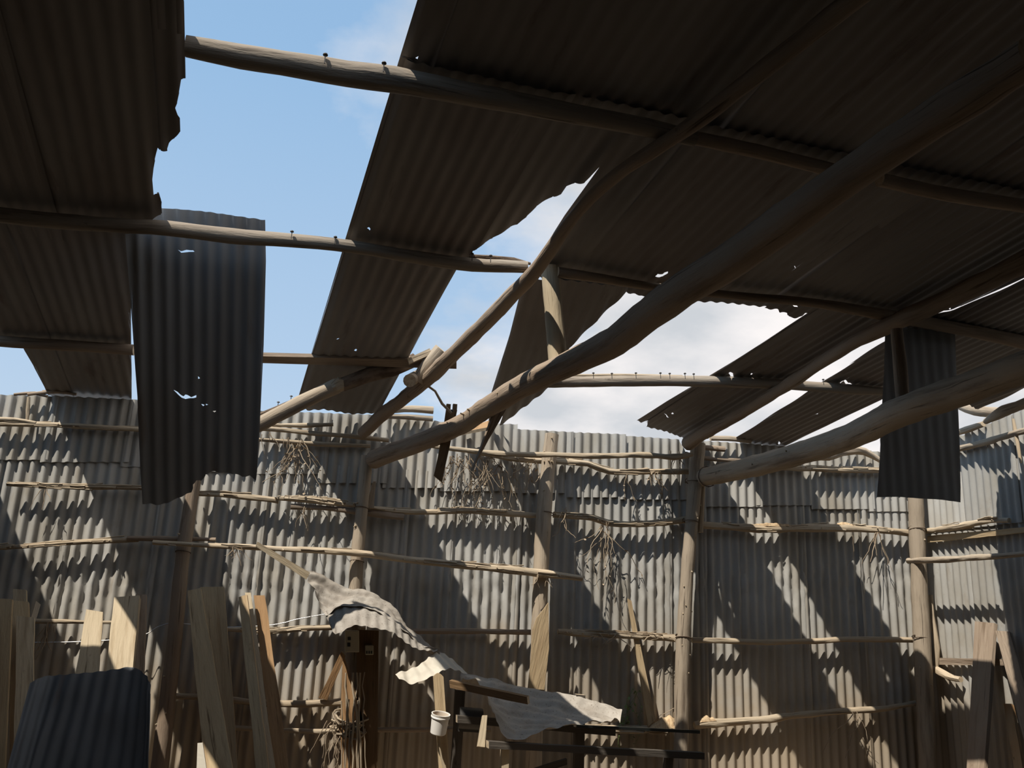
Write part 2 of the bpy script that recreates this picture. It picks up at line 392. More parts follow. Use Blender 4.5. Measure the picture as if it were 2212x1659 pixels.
def ring(c, axis, r, parent, m='wire', th=.004, turns=1.15, name='wire_tie'):
    axis = axis.normalized(); a = axis.cross(V3((0.3, 1, 0.2))).normalized(); b = axis.cross(a)
    pts = [c + a*math.cos(t*.4)*r + b*math.sin(t*.4)*r + axis*(t*.0016) for t in range(int(2*math.pi*turns/.4))]
    tb = tube(pts, [th]*len(pts), 5, .03, .1, 3)
    return mk(name, tb[0], tb[1], [M[m], M[m]], parent, tb[2], fm=tb[3])
def strands(name, starts, n, length, m='twig', seed=0, r=(.0022, .005), spread=.25, grav=1.0, parent=None, leafy=0):
    rnd = random.Random(seed); mb = MB()
    for i in range(n):
        p = V3(rnd.choice(starts)) + V3((rnd.uniform(-.04, .04), rnd.uniform(-.02, .01), rnd.uniform(-.02, .02)))
        d = V3((rnd.uniform(-1, 1)*spread*2, rnd.uniform(-.3, .1)*spread*2, -grav*rnd.uniform(.4, 1))).normalized()
        ln = length*rnd.uniform(.45, 1.1); st = ln/9; pts = [p]
        for k in range(9):
            d = (d + V3((rnd.uniform(-1, 1), rnd.uniform(-.35, .35), rnd.uniform(-.8, .6)-.15*grav))*.45).normalized()
            q = pts[-1]+d*st; q.y = min(q.y, D-.03); pts.append(q)
        rr = rnd.uniform(*r); mb.add(tube(pts, [rr*(1-.06*k) for k in range(10)], 5, .05, .3, seed+i))
        for k in range(leafy):
            q = rnd.choice(pts); w = V3((rnd.uniform(-1, 1), rnd.uniform(-1, .2), rnd.uniform(-1, .3))).normalized(); s_ = w.cross(V3((.2, .3, 1))).normalized()
            l = rnd.uniform(.02, .045)
            mb.add(([q, q+w*l*.5+s_*l*.28, q+w*l, q+w*l*.5-s_*l*.28], [(0, 1, 2, 3)], [(0, 0), (1, 0), (1, 1), (0, 1)], [0]))
    return mb.build(name, [M[m], M[m]], parent)

# ================================================================== THE SETTING
def rect(name, pts, m, kind='structure'):
    uv = []
    a, b = (pts[1]-pts[0]), (pts[-1]-pts[0])
    o = mk(name, pts, [tuple(range(len(pts)))], M[m], None, [((p-pts[0]).dot(a.normalized()), (p-pts[0]).dot(b.normalized())) for p in pts], smooth=False)
    return tag(o, kind=kind)
XL, YF = -5.2, -4.6
def gridfloor():
    nx, ny = 60, 70; vs = []; uv = []; fs = []
    for i in range(nx+1):
        for j in range(ny+1):
            x = XL-.3 + (XR+.8-XL)*i/nx; y = YF-.3+(D+.8-YF)*j/ny
            vs.append(V3((x, y, .012*noise.noise(V3((x*1.3, y*1.3, 2)))-.012))); uv.append((x, y))
    for i in range(nx):
        for j in range(ny): q = i*(ny+1)+j; fs.append((q, q+ny+1, q+ny+2, q+1))
    return mk('floor', vs, fs, M['floor'], None, uv)
tag(gridfloor(), 'bare trodden earth floor of the shed', kind='structure')

# ---- back wall: two courses of corrugated sheets
EX, EZ, NB = V3((1, 0, 0)), V3((0, 0, 1)), V3((0, -1, 0))
back = tag(empty('wall_back', (1.4, D, 0)), 'back wall of weathered corrugated iron sheets', kind='structure')
WO = V3((0, D, 0))
def wuv(x, y): p = PY(x, y, D); return (p.x, p.z)
def dentwarp(seed, z0, z1, a):
    def w(u, v):
        h = .004*noise.noise(V3((u*2.2, v*1.4, seed)))
        if z0 < v < z1:
            k = math.sin(math.pi*(v-z0)/(z1-z0)); h += a*k*(noise.noise(V3((u*17, v*13, seed+5))) - .4*abs(noise.noise(V3((u*14, v*34, seed)))))
        return h
    return w
TOPS = [  # left x, right x, top-left y, top-right y, bottom y of the upper course (pixels of the back wall)
    (-420, -230, 840, 848, 975), (-250, -60, 846, 852, 980), (-75, 118, 851, 856, 995), (100, 290, 855, 864, 1000), (272, 452, 864, 880, 1010), (432, 566, 880, 890, 1020), (548, 712, 887, 893, 1025),
    (694, 850, 893, 898, 1045), (832, 972, 897, 914, 1055), (954, 1114, 914, 917, 1062), (1100, 1236, 927, 934, 1066), (1222, 1349, 934, 939, 1075), (1338, 1468, 941, 948, 1079),
    (1514, 1642, 953, 961, 1095), (1628, 1762, 961, 968, 1092), (1748, 1882, 967, 975, 1100), (1868, 1990, 974, 985, 1105)]
for i, (xa, xb, ya, yb, yc) in enumerate(TOPS):
    a, b, c, d = wuv(xa, ya), wuv(xb, yb), wuv(xb, yc), wuv(xa, yc)
    u0, u1 = (a[0]+d[0])/2, (b[0]+c[0])/2
    poly = [(u0, d[1]), (u1, c[1]), (u1, b[1]), (u0, a[1])]
    if xa == 1338: poly = [(u0, d[1]), (wuv(1484, 1079)[0], c[1]), wuv(1482, 990), wuv(1476, 972), wuv(1466, 950), (u0, a[1])]
    corr('corrugated_sheet', poly, WO, EX, EZ, NB, 'wall', off=.018+(.004 if i % 2 else 0), phase=.013*i, parent=back, warp=dentwarp(i, 0, 0, 0), ragged=.004, seed=i)
LOWX = [-430, -240, -60, 128, 318, 470, 545, 700, 862, 962, 1112, 1247, 1362, 1442, 1520, 1603, 1737, 1868, 1992]
for i in range(len(LOWX)-1):
    xa, xb = LOWX[i]-8, LOWX[i+1]+8
    ym = 1010+.068*(xa); u0, u1 = wuv(xa, 1300)[0], wuv(xb, 1300)[0]; zt = wuv(xa, 960+.062*xa)[1]
    if LOWX[i] == 1442: zt = wuv(1500, 978)[1]
    zz = wuv((xa+xb)/2, 1245)[1]
    corr('corrugated_sheet', [(u0, .01), (u1, .01), (u1, zt), (u0, zt)], WO, EX, EZ, NB, 'wall', off=.002+(.005 if i % 2 else 0), phase=.017*i, parent=back, warp=dentwarp(40+i, zz-.35, zz+.25, .016), seed=60+i, dv=.05)
u0 = wuv(-430, 1200)[0]
k = 0
while u0 > XL:                                                # the same wall goes on to the left of the frame
    corr('corrugated_sheet', [(max(XL, u0-.72), .01), (u0+.03, .01), (u0+.03, 3.1), (max(XL, u0-.72), 3.1)], WO, EX, EZ, NB, 'wall', off=.006+.004*(k % 2), parent=back, dv=.5); u0 -= .72; k += 1
# ---- right wall
right = tag(empty('wall_right', (XR, 3, 0)), 'right wall of corrugated iron sheets meeting the back wall', kind='structure')
EY, NR = V3((0, -1, 0)), V3((-1, 0, 0))
RWO = V3((XR, D, 0))
def ruv(x, y): p = PX(x, y, XR); return (D-p.y, p.z)
edge = [(0.0, 3.22)] + [ruv(*q) for q in ((2066, 914), (2112, 900))]
s = 0.0
tz = lambda u: 3.24+.125*u*.9
for i, w in enumerate([.62]*20):
    a, b = s-.02, min(s+w+.02, D-YF)
    corr('corrugated_sheet', [(a, .01), (b, .01), (b, 2.62), (a, 2.62)], RWO, EY, EZ, NR, 'wall', off=.004*(i % 2)+.002, phase=.02*i, parent=right, warp=dentwarp(80+i, 1.5, 2.1, .010), dv=.06 if i < 4 else .5)
    corr('corrugated_sheet', [(a, 2.5), (b, 2.5), (b, tz(b)), (a, tz(a)+(.05 if i == 0 else 0))], RWO, EY, EZ, NR, 'wall', off=.014+.004*(i % 2), phase=.011*i, parent=right, warp=dentwarp(110+i, 0, 0, 0), ragged=.006, dv=.1 if i < 4 else .5)
    s += w
    if s > D-YF: break
# ---- left and front walls of the shed, outside the frame
lw = tag(empty('wall_left', (XL, 1, 0)), 'left wall of the shed', kind='structure')
corr('corrugated_sheet', [(0, .01), (D-YF, .01), (D-YF, 4.6), (0, 3.15)], V3((XL, D, 0)), EY, EZ, V3((1, 0, 0)), 'wall', parent=lw, dv=1, div=6)
fw = tag(empty('wall_front', (0, YF, 0)), 'front wall of the shed behind the viewer', kind='structure')
corr('corrugated_sheet', [(XL, .01), (XR, .01), (XR, 4.6), (XL, 4.55)], V3((0, YF, 0)), EX, EZ, V3((0, 1, 0)), 'wall', parent=fw, dv=1, div=6)

# ---- roof: rows of corrugated sheets, many gone or torn
roof = tag(empty('ceiling', RO+RV*2.8+RU*1.2), 'low sloping roof of dark corrugated sheets with gaps and tears', kind='structure')
def ruvp(x, y, off=0): p = R(x, y, off)-RO; return (p.dot(RU), p.dot(RV))
def rwarp(seed):
    return lambda u, v: .010*noise.noise(V3((u*1.1, v*.8, seed)))+.004*noise.noise(V3((u*4, v*2.5, seed)))
WS = .643
def region(poly_px, u_start, off, seed, holes_px=(), vclip=None, ragged=.006, m='roof', label=None, extra_uv=None, dv=.12):
    poly = [ruvp(*q) for q in poly_px] if extra_uv is None else extra_uv
    if vclip: poly = vclipf(poly, *vclip)
    us = [p[0] for p in poly]; k = math.floor((min(us)-u_start)/WS); n = 0; out = []
    holes = [[ruvp(*q) for q in h] for h in holes_px]
    while u_start+k*WS < max(us):
        a = u_start+k*WS; out.append(corr('roof_sheet', poly, RO, RU, RV, RN, m, pitch=.0715, amp=.0048, urange=(a-.0, a+WS+.03), off=off+(.006 if k % 2 else 0), holes=holes, warp=rwarp(seed+k), parent=roof, ragged=ragged, seed=seed+k, dv=dv, phase=-u_start)); k += 1
    out = [o for o in out if o]
    if label:
        for o in out: o['label'] = label
    return out
def vclipf(poly, lo, hi, k=0.0):
    for lim, sg in ((lo, 1), (hi, -1)):
        if lim is None: continue
        out = []
        for i in range(len(poly)):
            a, b = poly[i], poly[(i+1) % len(poly)]; da, db = sg*(a[1]-k*a[0]-lim), sg*(b[1]-k*b[0]-lim)
            if da >= 0: out.append(a)
            if da*db < 0: t = da/(da-db); out.append((a[0]+(b[0]-a[0])*t, a[1]+(b[1]-a[1])*t))
        poly = out
    return poly
def hole(x, y, pts): return [(x+a, y+b) for a, b in pts]
_a, _b = ruvp(850, 176), ruvp(2100, 432); kA = (_b[1]-_a[1])/(_b[0]-_a[0]); vA = _a[1]-kA*_a[0]; vTop = ruvp(900, -150)[1]; vTopL = ruvp(300, -150)[1]
# row at the eaves
region([(-20, 478), (280, 496), (284, 876), (105, 857), (75, 800), (47, 750), (36, 747), (30, 752), (22, 746), (10, 750), (0, 747), (-20, 744)], -1.10, .012, 11, ragged=.01)
region([(770, 528), (905-.3046*530, 530), (640, 872), (664, 886), (700, 884), (760, 894), (818, 892), (985, 582), (1000, 566), (880, 548)], 0, .0, 21,
       holes_px=[hole(768, 754, [(-3, 0), (0, -3), (4, 0), (1, 3)]), hole(730, 731, [(-3, 0), (0, -1), (3, 0), (0, 1)])], label='single dark roof sheet strip between two open gaps')
region([(1765, 664), (1760, 670), (1375, 911), (1386, 915), (1400, 912), (1396, 922), (1415, 926), (1440, 932), (1475, 946), (1488, 968), (1885, 714), (1932, 690), (1940, 686)], 2.88, .0, 31,
       holes_px=[hole(1578, 808, [(-4, 0), (-2, -4), (5, -1), (6, 4), (0, 4)]), hole(1440, 895, [(-5, -3), (2, 4), (4, 6), (0, 5)]), hole(1623, 809, [(-2, 0), (1, -2), (3, 0), (0, 2)]), hole(1452, 893, [(-2, 0), (1, -2), (3, 0), (0, 1)])], label='narrow leftmost of the two slanting strips above the back wall')
region([(1945, 690), (1912, 738), (1590, 946), (1602, 960), (1640, 962), (1690, 968), (1820, 905), (1902, 866), (2010, 800), (2030, 704)], 3.63, .0, 41,
       holes_px=[hole(1822, 828, [(-8, 2), (-2, -5), (8, 3), (18, 6), (28, 10), (34, 8), (24, 4), (14, 1), (4, -6)]), hole(1683, 956, [(-3, 2), (0, -2), (3, 0), (0, 3)]), hole(1765, 895, [(-3, 0), (3, -2), (1, 1)])], label='slanting strip beside the hanging right sheet')
region([(1925, 690), (1930, 694), (2010, 720), (2040, 800), (2068, 868), (2085, 866), (2096, 874), (2112, 883), (2400, 745), (2400, 520), (2212, 601), (2084, 658), (2000, 684)], 3.76, -.012, 51, ragged=.012)
region(None, -2.57-WS*3, .006, 15, extra_uv=[(-4.2, -.05), (-2.57, -.03), (-2.57, ruvp(-20, 478)[1]), (-4.2, ruvp(-20, 478)[1])])
# middle and upper rows
ul = [(-900, -150), (394, -150), (394, 120), (396, 186), (387, 188), (384, 215), (380, 235), (376, 246), (384, 268), (388, 296), (374, 312), (362, 326), (357, 341), (346, 338), (338, 330), (331, 360), (327, 400), (328, 431), (341, 430), (346, 446), (346, 474), (280, 510), (-900, 470)]
region(ul, -.962-WS, .030, 61, vclip=(None, vA+.12))
region(ul, -.80-WS, .042, 66, vclip=(vA-.05, None))
cr_ = [(960, -150), (905, 0), (742, 535), (745, 552), (880, 570), (1016, 580), (1021, 546), (1048, 528), (1062, 520), (1100, 496), (1118, 489), (1135, 472), (1160, 450), (1195, 429), (1212, 427), (1225, 410), (1243, 402), (1262, 402), (1278, 388), (1293, 370),
       (1220, 473), (1148, 580), (1180, 618), (1354, 634), (1362, 640), (1372, 638), (1390, 645), (1440, 648), (1490, 656), (1540, 657), (1595, 662), (1640, 668), (1680, 671), (1686, 678), (1700, 678), (1705, 687), (1722, 690), (1733, 686), (1740, 680), (1762, 680), (1850, 698), (1932, 704), (2081, 667), (2212, 605), (2300, 562), (2900, 560), (2900, -150)]
region(cr_, 0, .012, 71, vclip=(None, vA+.12, kA), holes_px=[hole(1430, 598, [(-15, 2), (-8, -3), (2, -3), (4, -6), (14, -7), (13, -3), (2, 3), (-6, 4)]), hole(1718, 583, [(-2, -2), (2, 0), (1, 3)]),
    hole(797, 498, [(-3, 0), (0, -3), (3, 0), (1, 3)]), hole(1718, 664, [(-6, -2), (3, -3), (5, 0), (-2, 1)]), hole(2052, 671, [(-3, 0), (0, -3), (3, 1), (0, 2)])])
region(cr_, .12, .024, 81, vclip=(vA-.02, None, kA), holes_px=[hole(900, 139, [(-3, 0), (1, -3), (3, 0), (0, 2)])])
# beyond the frame, over and behind the viewer
vE = (RO.y-YF)/abs(RDIR.y)+.1
region(None, -.8, .054, 91, extra_uv=[(-6.5, vTop-.25), (-.86, vTop-.25), (-.86, vTop+.4), (.0, vTop+.4), (.1, vTop-.2), (6.5, vTop-.2), (6.5, vE), (-6.5, vE)], dv=1.0)
uL = ruvp(-300, 600)[0]
region(None, uL-WS*8, .02, 95, extra_uv=[(-6.5, vA-2.9), (ruvp(-320, 470)[0]+.2, vA-2.9), (ruvp(-320, 470)[0]+.2, ruvp(-300, 470)[1]+.05), (-1.45, ruvp(-300, 470)[1]+.05), (-1.45, vTop), (-6.5, vTop)], dv=1.0)

# ================================================================== POSTS, BEAMS AND RAILS
YP = D-.18
def post(pts, rpx, label, m='pole', seed=0, kn=6, ties=()):
    P = [PY(x, y, YP) for x, y in pts]; P.append(to_floor(P[-2], P[-1])); rpx = list(rpx)+[rpx[-1]]
    o = pole('post', P, rpx, m, seed=seed, rough=.09, sides=14); tag(o, label, 'post', 'posts along the back wall')
    knots(P[:-1], o, max(rpx)-2, kn, seed)
    for (x, y) in ties:
        c = PY(x, y, YP); ring(c, V3((.15, 0.2, 1)), rpx[1]*depth(c)/F_PX*1.12, o)
    return o
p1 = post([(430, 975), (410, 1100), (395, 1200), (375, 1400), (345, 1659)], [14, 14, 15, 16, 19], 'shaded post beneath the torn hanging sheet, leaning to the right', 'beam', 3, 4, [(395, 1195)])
p2 = post([(793, 985), (782, 1100), (772, 1200), (766, 1300), (763, 1420), (760, 1659)], [13, 13, 14, 15, 15, 16], 'post with the meter box, wrapped in dry vines low down', 'pole', 5, 5, [(780, 1100), (771, 1215)])
p3 = post([(1192, 938), (1180, 1050), (1170, 1200), (1163, 1400), (1152, 1659)], [15, 16, 17, 17, 18], 'bare sunlit post whose top pokes above the rails, with a board against it', 'pole', 7, 12, [(1178, 1112)])
p4 = post([(1508, 958), (1500, 1060), (1492, 1150), (1480, 1300), (1474, 1450), (1471, 1659)], [16, 15, 14, 15, 16, 16], 'sunlit post carrying the wall end of the longest tie beam on the right', 'pole', 9, 14, [(1497, 1045), (1491, 1130), (1476, 1380)])
p5 = post([(1972, 975), (1978, 1080), (1985, 1250), (1993, 1400), (2000, 1550), (2005, 1659)], [15, 16, 17, 18, 18, 19], 'thick corner post where the two walls meet', 'pole', 11, 10, [(1982, 1147), (1990, 1382)])
def piece(name, label, cat, o, group=None): return tag(o, label, cat, group)

# tie beams and rafters
zt2, zt4 = PY(809, 990, 6.95).z, PY(1520, 1030, 6.95).z
def PS(x, y, z0, k, y0=6.95):
    d = ray(x, y); return CAM + d*((z0+k*y0-EYE)/(d.z+k*d.y))
KT = .055
T2 = [PS(x, y, zt2, KT) for x, y in ((809, 992), (970, 930), (1062, 874), (1150, 823), (1240, 781), (1330, 735), (1440, 652), (1640, 520), (1850, 368), (2230, 120))]
o = pole('tie_beam', T2, [20, 21, 23, 26, 28, 33, 38, 42, 42, 46], 'beam', seed=21, rough=.10, sides=16); tag(o, 'long crooked tie beam running from the post with the meter box', 'beam', 'tie beams of the roof')
knots(T2[1:7], o, 24, 14, 8)
T4 = [PZ(x, y, zt4) for x, y in ((1516, 1032), (1600, 1014), (1700, 988), (1830, 945), (1950, 888), (2100, 835), (2280, 768))]
o = pole('tie_beam', T4, [19, 22, 24, 28, 33, 34, 36], 'pole', seed=23, rough=.07, sides=16); tag(o, 'straight peeled tie beam crossing in front of the right hanging sheet', 'beam', 'tie beams of the roof')
knots(T4[1:4], o, 24, 8, 5)
c = PZ(1530, 1029, zt4); ring(c, V3((0, 1, 0)), 20*depth(c)/F_PX*1.1, o)
r1 = [Rc(x, y, .13) for x, y in ((785, 935), (830, 893), (870, 862), (930, 812), (1000, 745), (1090, 655), (1160, 580), (1240, 468), (1330, 380), (1500, 265), (1720, 95), (1950, -80))]
o = pole('rafter', r1, [13, 15, 14, 17, 17, 17, 16, 13, 15, 18, 22, 24], 'beam', seed=25, rough=.13, sides=13); tag(o, 'crooked rafter rising past the upright log strut in the middle', 'rafter', 'rafters under the roof sheets')
r3 = [Rc(x, y, .13) for x, y in ((1486, 958), (1540, 925), (1600, 893), (1700, 832), (1830, 748), (1930, 698), (2060, 640), (2260, 545))]
o = pole('rafter', r3, [15, 14, 12, 13, 15, 19, 21, 26], 'beam', seed=27, rough=.15, sides=13); tag(o, 'rafter with rough bark between the two slanting roof strips', 'rafter', 'rafters under the roof sheets')
t = slab([Rc(1500, 948, .11), Rc(1535, 917, .11), Rc(1545, 925, .11), Rc(1530, 940, .11)], V3((0, 0, -.03))); mk('bark_flap', t[0], t[1], M['bark'], o, t[2])
# struts
b = PS(1204, 792, zt2+.045, KT); yb = b.y-.07
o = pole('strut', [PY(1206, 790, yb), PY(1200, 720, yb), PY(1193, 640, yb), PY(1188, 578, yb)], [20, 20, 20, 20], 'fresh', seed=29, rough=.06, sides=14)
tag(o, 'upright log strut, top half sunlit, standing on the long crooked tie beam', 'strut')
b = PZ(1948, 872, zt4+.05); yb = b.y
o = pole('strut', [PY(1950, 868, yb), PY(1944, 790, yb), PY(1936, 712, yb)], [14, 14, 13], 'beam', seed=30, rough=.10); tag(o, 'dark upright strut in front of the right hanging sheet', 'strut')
# purlins
def purlin(pts, rpx, label, m='beam', off=.050, nails=(), seed=0, rough=.07):
    P = [R(x, y, off) for x, y in pts]; o = pole('purlin', P, rpx, m, seed=seed, rough=rough, sides=13); tag(o, label, 'purlin', 'purlins under the roof sheets')
    for (x, y) in nails:
        p = R(x, y, off); nail(p, o, RN, h=.02, r=.010)
    return o
purlin([(402, 99), (450, 108), (520, 122), (650, 142), (750, 160), (850, 172), (1000, 200), (1200, 238), (1400, 276), (1500, 300)], [23, 24, 26, 27, 28, 29, 25, 22, 20, 16], 'thick purlin across the top of the widest roof gap', 'grey', .062, [(702, 128), (829, 146)], 31)
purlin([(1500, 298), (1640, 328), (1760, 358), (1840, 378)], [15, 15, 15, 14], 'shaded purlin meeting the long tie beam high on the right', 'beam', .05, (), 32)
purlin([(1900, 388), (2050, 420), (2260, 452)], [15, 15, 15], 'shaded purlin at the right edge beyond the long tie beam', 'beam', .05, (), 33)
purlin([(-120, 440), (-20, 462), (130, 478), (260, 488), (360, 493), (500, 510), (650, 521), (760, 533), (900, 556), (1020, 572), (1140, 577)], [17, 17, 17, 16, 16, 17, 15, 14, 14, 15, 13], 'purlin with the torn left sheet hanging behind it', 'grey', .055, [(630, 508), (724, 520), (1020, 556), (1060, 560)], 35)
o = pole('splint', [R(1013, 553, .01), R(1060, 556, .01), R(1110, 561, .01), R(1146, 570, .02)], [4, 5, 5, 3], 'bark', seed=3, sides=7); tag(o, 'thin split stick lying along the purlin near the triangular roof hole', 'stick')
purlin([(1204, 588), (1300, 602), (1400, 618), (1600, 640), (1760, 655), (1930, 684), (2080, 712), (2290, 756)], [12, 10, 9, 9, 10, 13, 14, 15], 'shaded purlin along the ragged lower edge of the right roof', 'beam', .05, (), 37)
purlin([(1178, 826), (1260, 824), (1350, 823), (1500, 823), (1590, 826), (1700, 831), (1810, 839), (1905, 846)], [12, 12, 12, 12, 12, 11, 11, 9], 'sunlit nail-studded purlin crossing the open sky on the right', 'grey', .05, [(1282, 812), (1322, 813), (1374, 812), (1427, 812), (1447, 813), (1480, 813), (1499, 814), (1779, 826)], 39, .10)
P = [R(x, y, .012) for x, y in ((1232, 812), (1350, 811), (1474, 813))]
o = pole('batten', P, [4, 4, 3], 'girt', seed=4, sides=6); tag(o, 'thin batten lying along the nail-studded purlin', 'batten')
purlin([(-160, 718), (0, 737), (140, 746), (290, 756)], [11, 12, 12, 12], 'dark purlin on the left under the corner roof sheet', 'beam', .05, (), 41)
a = [R(553, 770, .03), R(990, 780, .03), R(990, 795, .03), R(553, 784, .03)]
o = plank('batten', R(553, 769, .02), R(553, 784, .03), R(986, 797, .03), R(986, 780, .02), .03, 'beam', jit=.002); tag(o, 'flat sawn batten crossing behind the broken sloping pole', 'batten')

# broken pole lying across, and the log ends jammed at the crooked rafter
yb = 6.05
o = pole('broken_pole', [PY(470, 960, yb), PY(545, 925, yb), (PY(620, 885, yb)), PY(690, 851, yb), PY(728, 833, yb)], [16, 16, 16, 16, 17], 'pole', seed=43, rough=.10, sides=13); tag(o, 'sunlit broken pole sloping up from behind the left hanging sheet', 'pole')
t = tube([PY(716, 838, yb), PY(734, 829, yb), PY(742, 828, yb)], [.055, .060, .045], 12, .02, .55, 3); mk('splintered_end', t[0], t[1], [M['girt'], M['girt']], o, t[2], fm=t[3], sharp=20)
o2 = pole('batten', [PY(548, 902, yb), PY(620, 872, yb), PY(722, 826, yb)], [5, 5, 4], 'bark', seed=6, sides=6); tag(o2, 'dark nailed batten on top of the sunlit broken pole', 'batten')
nail(PY(600, 880, yb), o2); nail(PY(628, 867, yb), o2)
o = pole('broken_pole', [PY(738, 832, yb), PY(800, 808, yb), PY(850, 798, yb), PY(898, 776, yb)], [15, 17, 15, 14], 'bark', seed=45, rough=.14, sides=13, end='girt'); tag(o, 'dark barked pole end continuing the slope of the broken pole', 'pole')
o = pole('log', [PY(902, 822, 5.9), PY(925, 790, 5.85), PY(954, 755, 5.8)], [14, 17, 17], 'pole', seed=47, rough=.06, sides=14); tag(o, 'short log jammed beside the crooked rafter, round cut end up', 'log')
o = pole('log', [PY(885, 822, 5.75), PY(905, 812, 6.2)], [14, 14], 'pole', seed=48, rough=.06, sides=13); tag(o, 'small log stub hanging under the jammed short log', 'log')
o = plank('splint', PY(880, 774, 5.8), PY(884, 786, 5.8), PY(934, 764, 5.8), PY(928, 752, 5.8), .03, 'girt'); tag(o, 'split lath sticking out above the dark barked pole end', 'lath')
P = [PY(922, 832, 5.9), PY(940, 845, 5.9), PY(955, 872, 5.9), PY(975, 892, 5.9)]
o = pole('vine_stem', P, [2.5, 2.5, 3, 3], 'twig', seed=5, sides=6); tag(o, 'bent dry stem between the crooked rafter and the notched hanging plank', 'stem')

# planks hanging under the crooked tie beam
o = plank('hanging_plank', PY(964, 884, 5.95), PY(988, 886, 5.95), PY(955, 1042, 6.0), PY(938, 1028, 6.0), .03, 'umber', jit=.008); tag(o, 'dark notched plank hanging upright under the crooked tie beam', 'plank')
for xa in (965, 979):
    t = slab([PY(xa, 872, 5.95), PY(xa+9, 873, 5.95), PY(xa+8, 888, 5.95), PY(xa-1, 886, 5.95)], V3((0, .03, 0))); mk('prong', t[0], t[1], M['umber'], o, t[2])
nail(PY(972, 890, 5.94), o, V3((.3, -1, .1)))
o = plank('hanging_plank', PY(1068, 890, 5.2), PY(1098, 876, 5.2), PY(1036, 985, 5.3), PY(1020, 1018, 5.3), .03, 'beam', jit=.012); tag(o, 'splintered plank hanging from the end of the crooked tie beam, lower tip lit', 'plank')
o = plank('board_end', PY(1000, 928, 7.16), PY(1056, 908, 7.0), PY(1058, 922, 6.9), PY(985, 936, 7.05), .025, 'orange'); tag(o, 'reddish flat board end on the wall top under the crooked tie beam', 'board')
# sheet dangling behind the crooked tie beam
DV = (R(1128, 622)-R(1062, 850)).normalized(); DU = DV.cross(RN); DU = -DU if DU.x < 0 else DU; DO = R(1150, 700)
fd = lambda P_: [((R(x, y)-DO).dot(DU), (R(x, y)-DO).dot(DV)) for x, y in P_]
o = corr('hanging_sheet', fd([(1130, 610), (1180, 600), (1358, 618), (1355, 627), (1290, 690), (1228, 752), (1226, 775), (1185, 838), (1130, 880), (1096, 908), (1080, 918), (1086, 898), (1068, 915), (1054, 920), (1062, 848), (1100, 720)]), DO, DU, DV, RN, 'roof', off=-.004, pitch=.0715, amp=.0065, warp=rwarp(99), dv=.06, ragged=.008, seed=4)
tag(o, 'roof sheet dangling behind the crooked tie beam and the log strut', 'metal sheet', 'sheets hanging from the roof')
# left and right hanging sheets
HO = PY(420, 462, 4.46); HV = (HO - PY(420, 1020, 5.28)).normalized(); HN = EX.cross(HV); HN = -HN if HN.y > 0 else HN
def onH(x, y): d = ray(x, y); p = CAM + d*((HO-CAM).dot(HN)/d.dot(HN)) - HO; return (p.dot(EX), p.dot(HV))
fh = lambda P_: [onH(x, y) for x, y in P_]
f = lambda P_, Y: [(PY(x, y, Y).x, PY(x, y, Y).z) for x, y in P_]
o = corr('hanging_sheet', fh([(268, 470), (340, 452), (375, 452), (440, 456), (575, 471), (572, 560), (560, 740), (549, 900), (541, 1000), (535, 1034), (521, 1024), (506, 1026), (490, 1020), (472, 1018), (462, 1017), (440, 1016), (428, 1022), (422, 1030), (416, 1038), (405, 1036), (400, 1045), (396, 1062), (330, 1092), (286, 1090), (282, 860)]), HO, EX, HV, HN, 'slate', pitch=.0715, amp=.007,
    holes=[fh(h) for h in ([(382, 540), (390, 543), (400, 541), (415, 540), (418, 543), (404, 545), (390, 546)], [(362, 843), (372, 848), (384, 856), (388, 853), (400, 857), (411, 852), (411, 857), (398, 860), (388, 862), (380, 858), (368, 850)], [(420, 872), (428, 873), (426, 876)], [(432, 870), (438, 872), (433, 873)], [(417, 812), (420, 817), (416, 818)], [(447, 887), (452, 886), (450, 889)])],
    warp=lambda u, v: .012*noise.noise(V3((u*3, v*2, 1))), dv=.05, ragged=.004, seed=2)
tag(o, 'long sheet with bright tears hanging upright from the left purlin', 'metal sheet', 'sheets hanging from the roof')
yr = 4.66
o = corr('hanging_sheet', f([(1914, 680), (1909, 800), (1902, 950), (1895, 1074), (1940, 1073), (1990, 1077), (2030, 1079), (2077, 1085), (2073, 960), (2067, 840), (2061, 690)], yr), V3((0, yr, 0)), EX, EZ, NB, 'slate', pitch=.0715, amp=.002, warp=lambda u, v: .008*noise.noise(V3((u*3, v*2, 7)))-.01*max(0, 2.9-v)**2, dv=.06, seed=5)
tag(o, 'dark straight sheet hanging upright behind the peeled tie beam', 'metal sheet', 'sheets hanging from the roof')

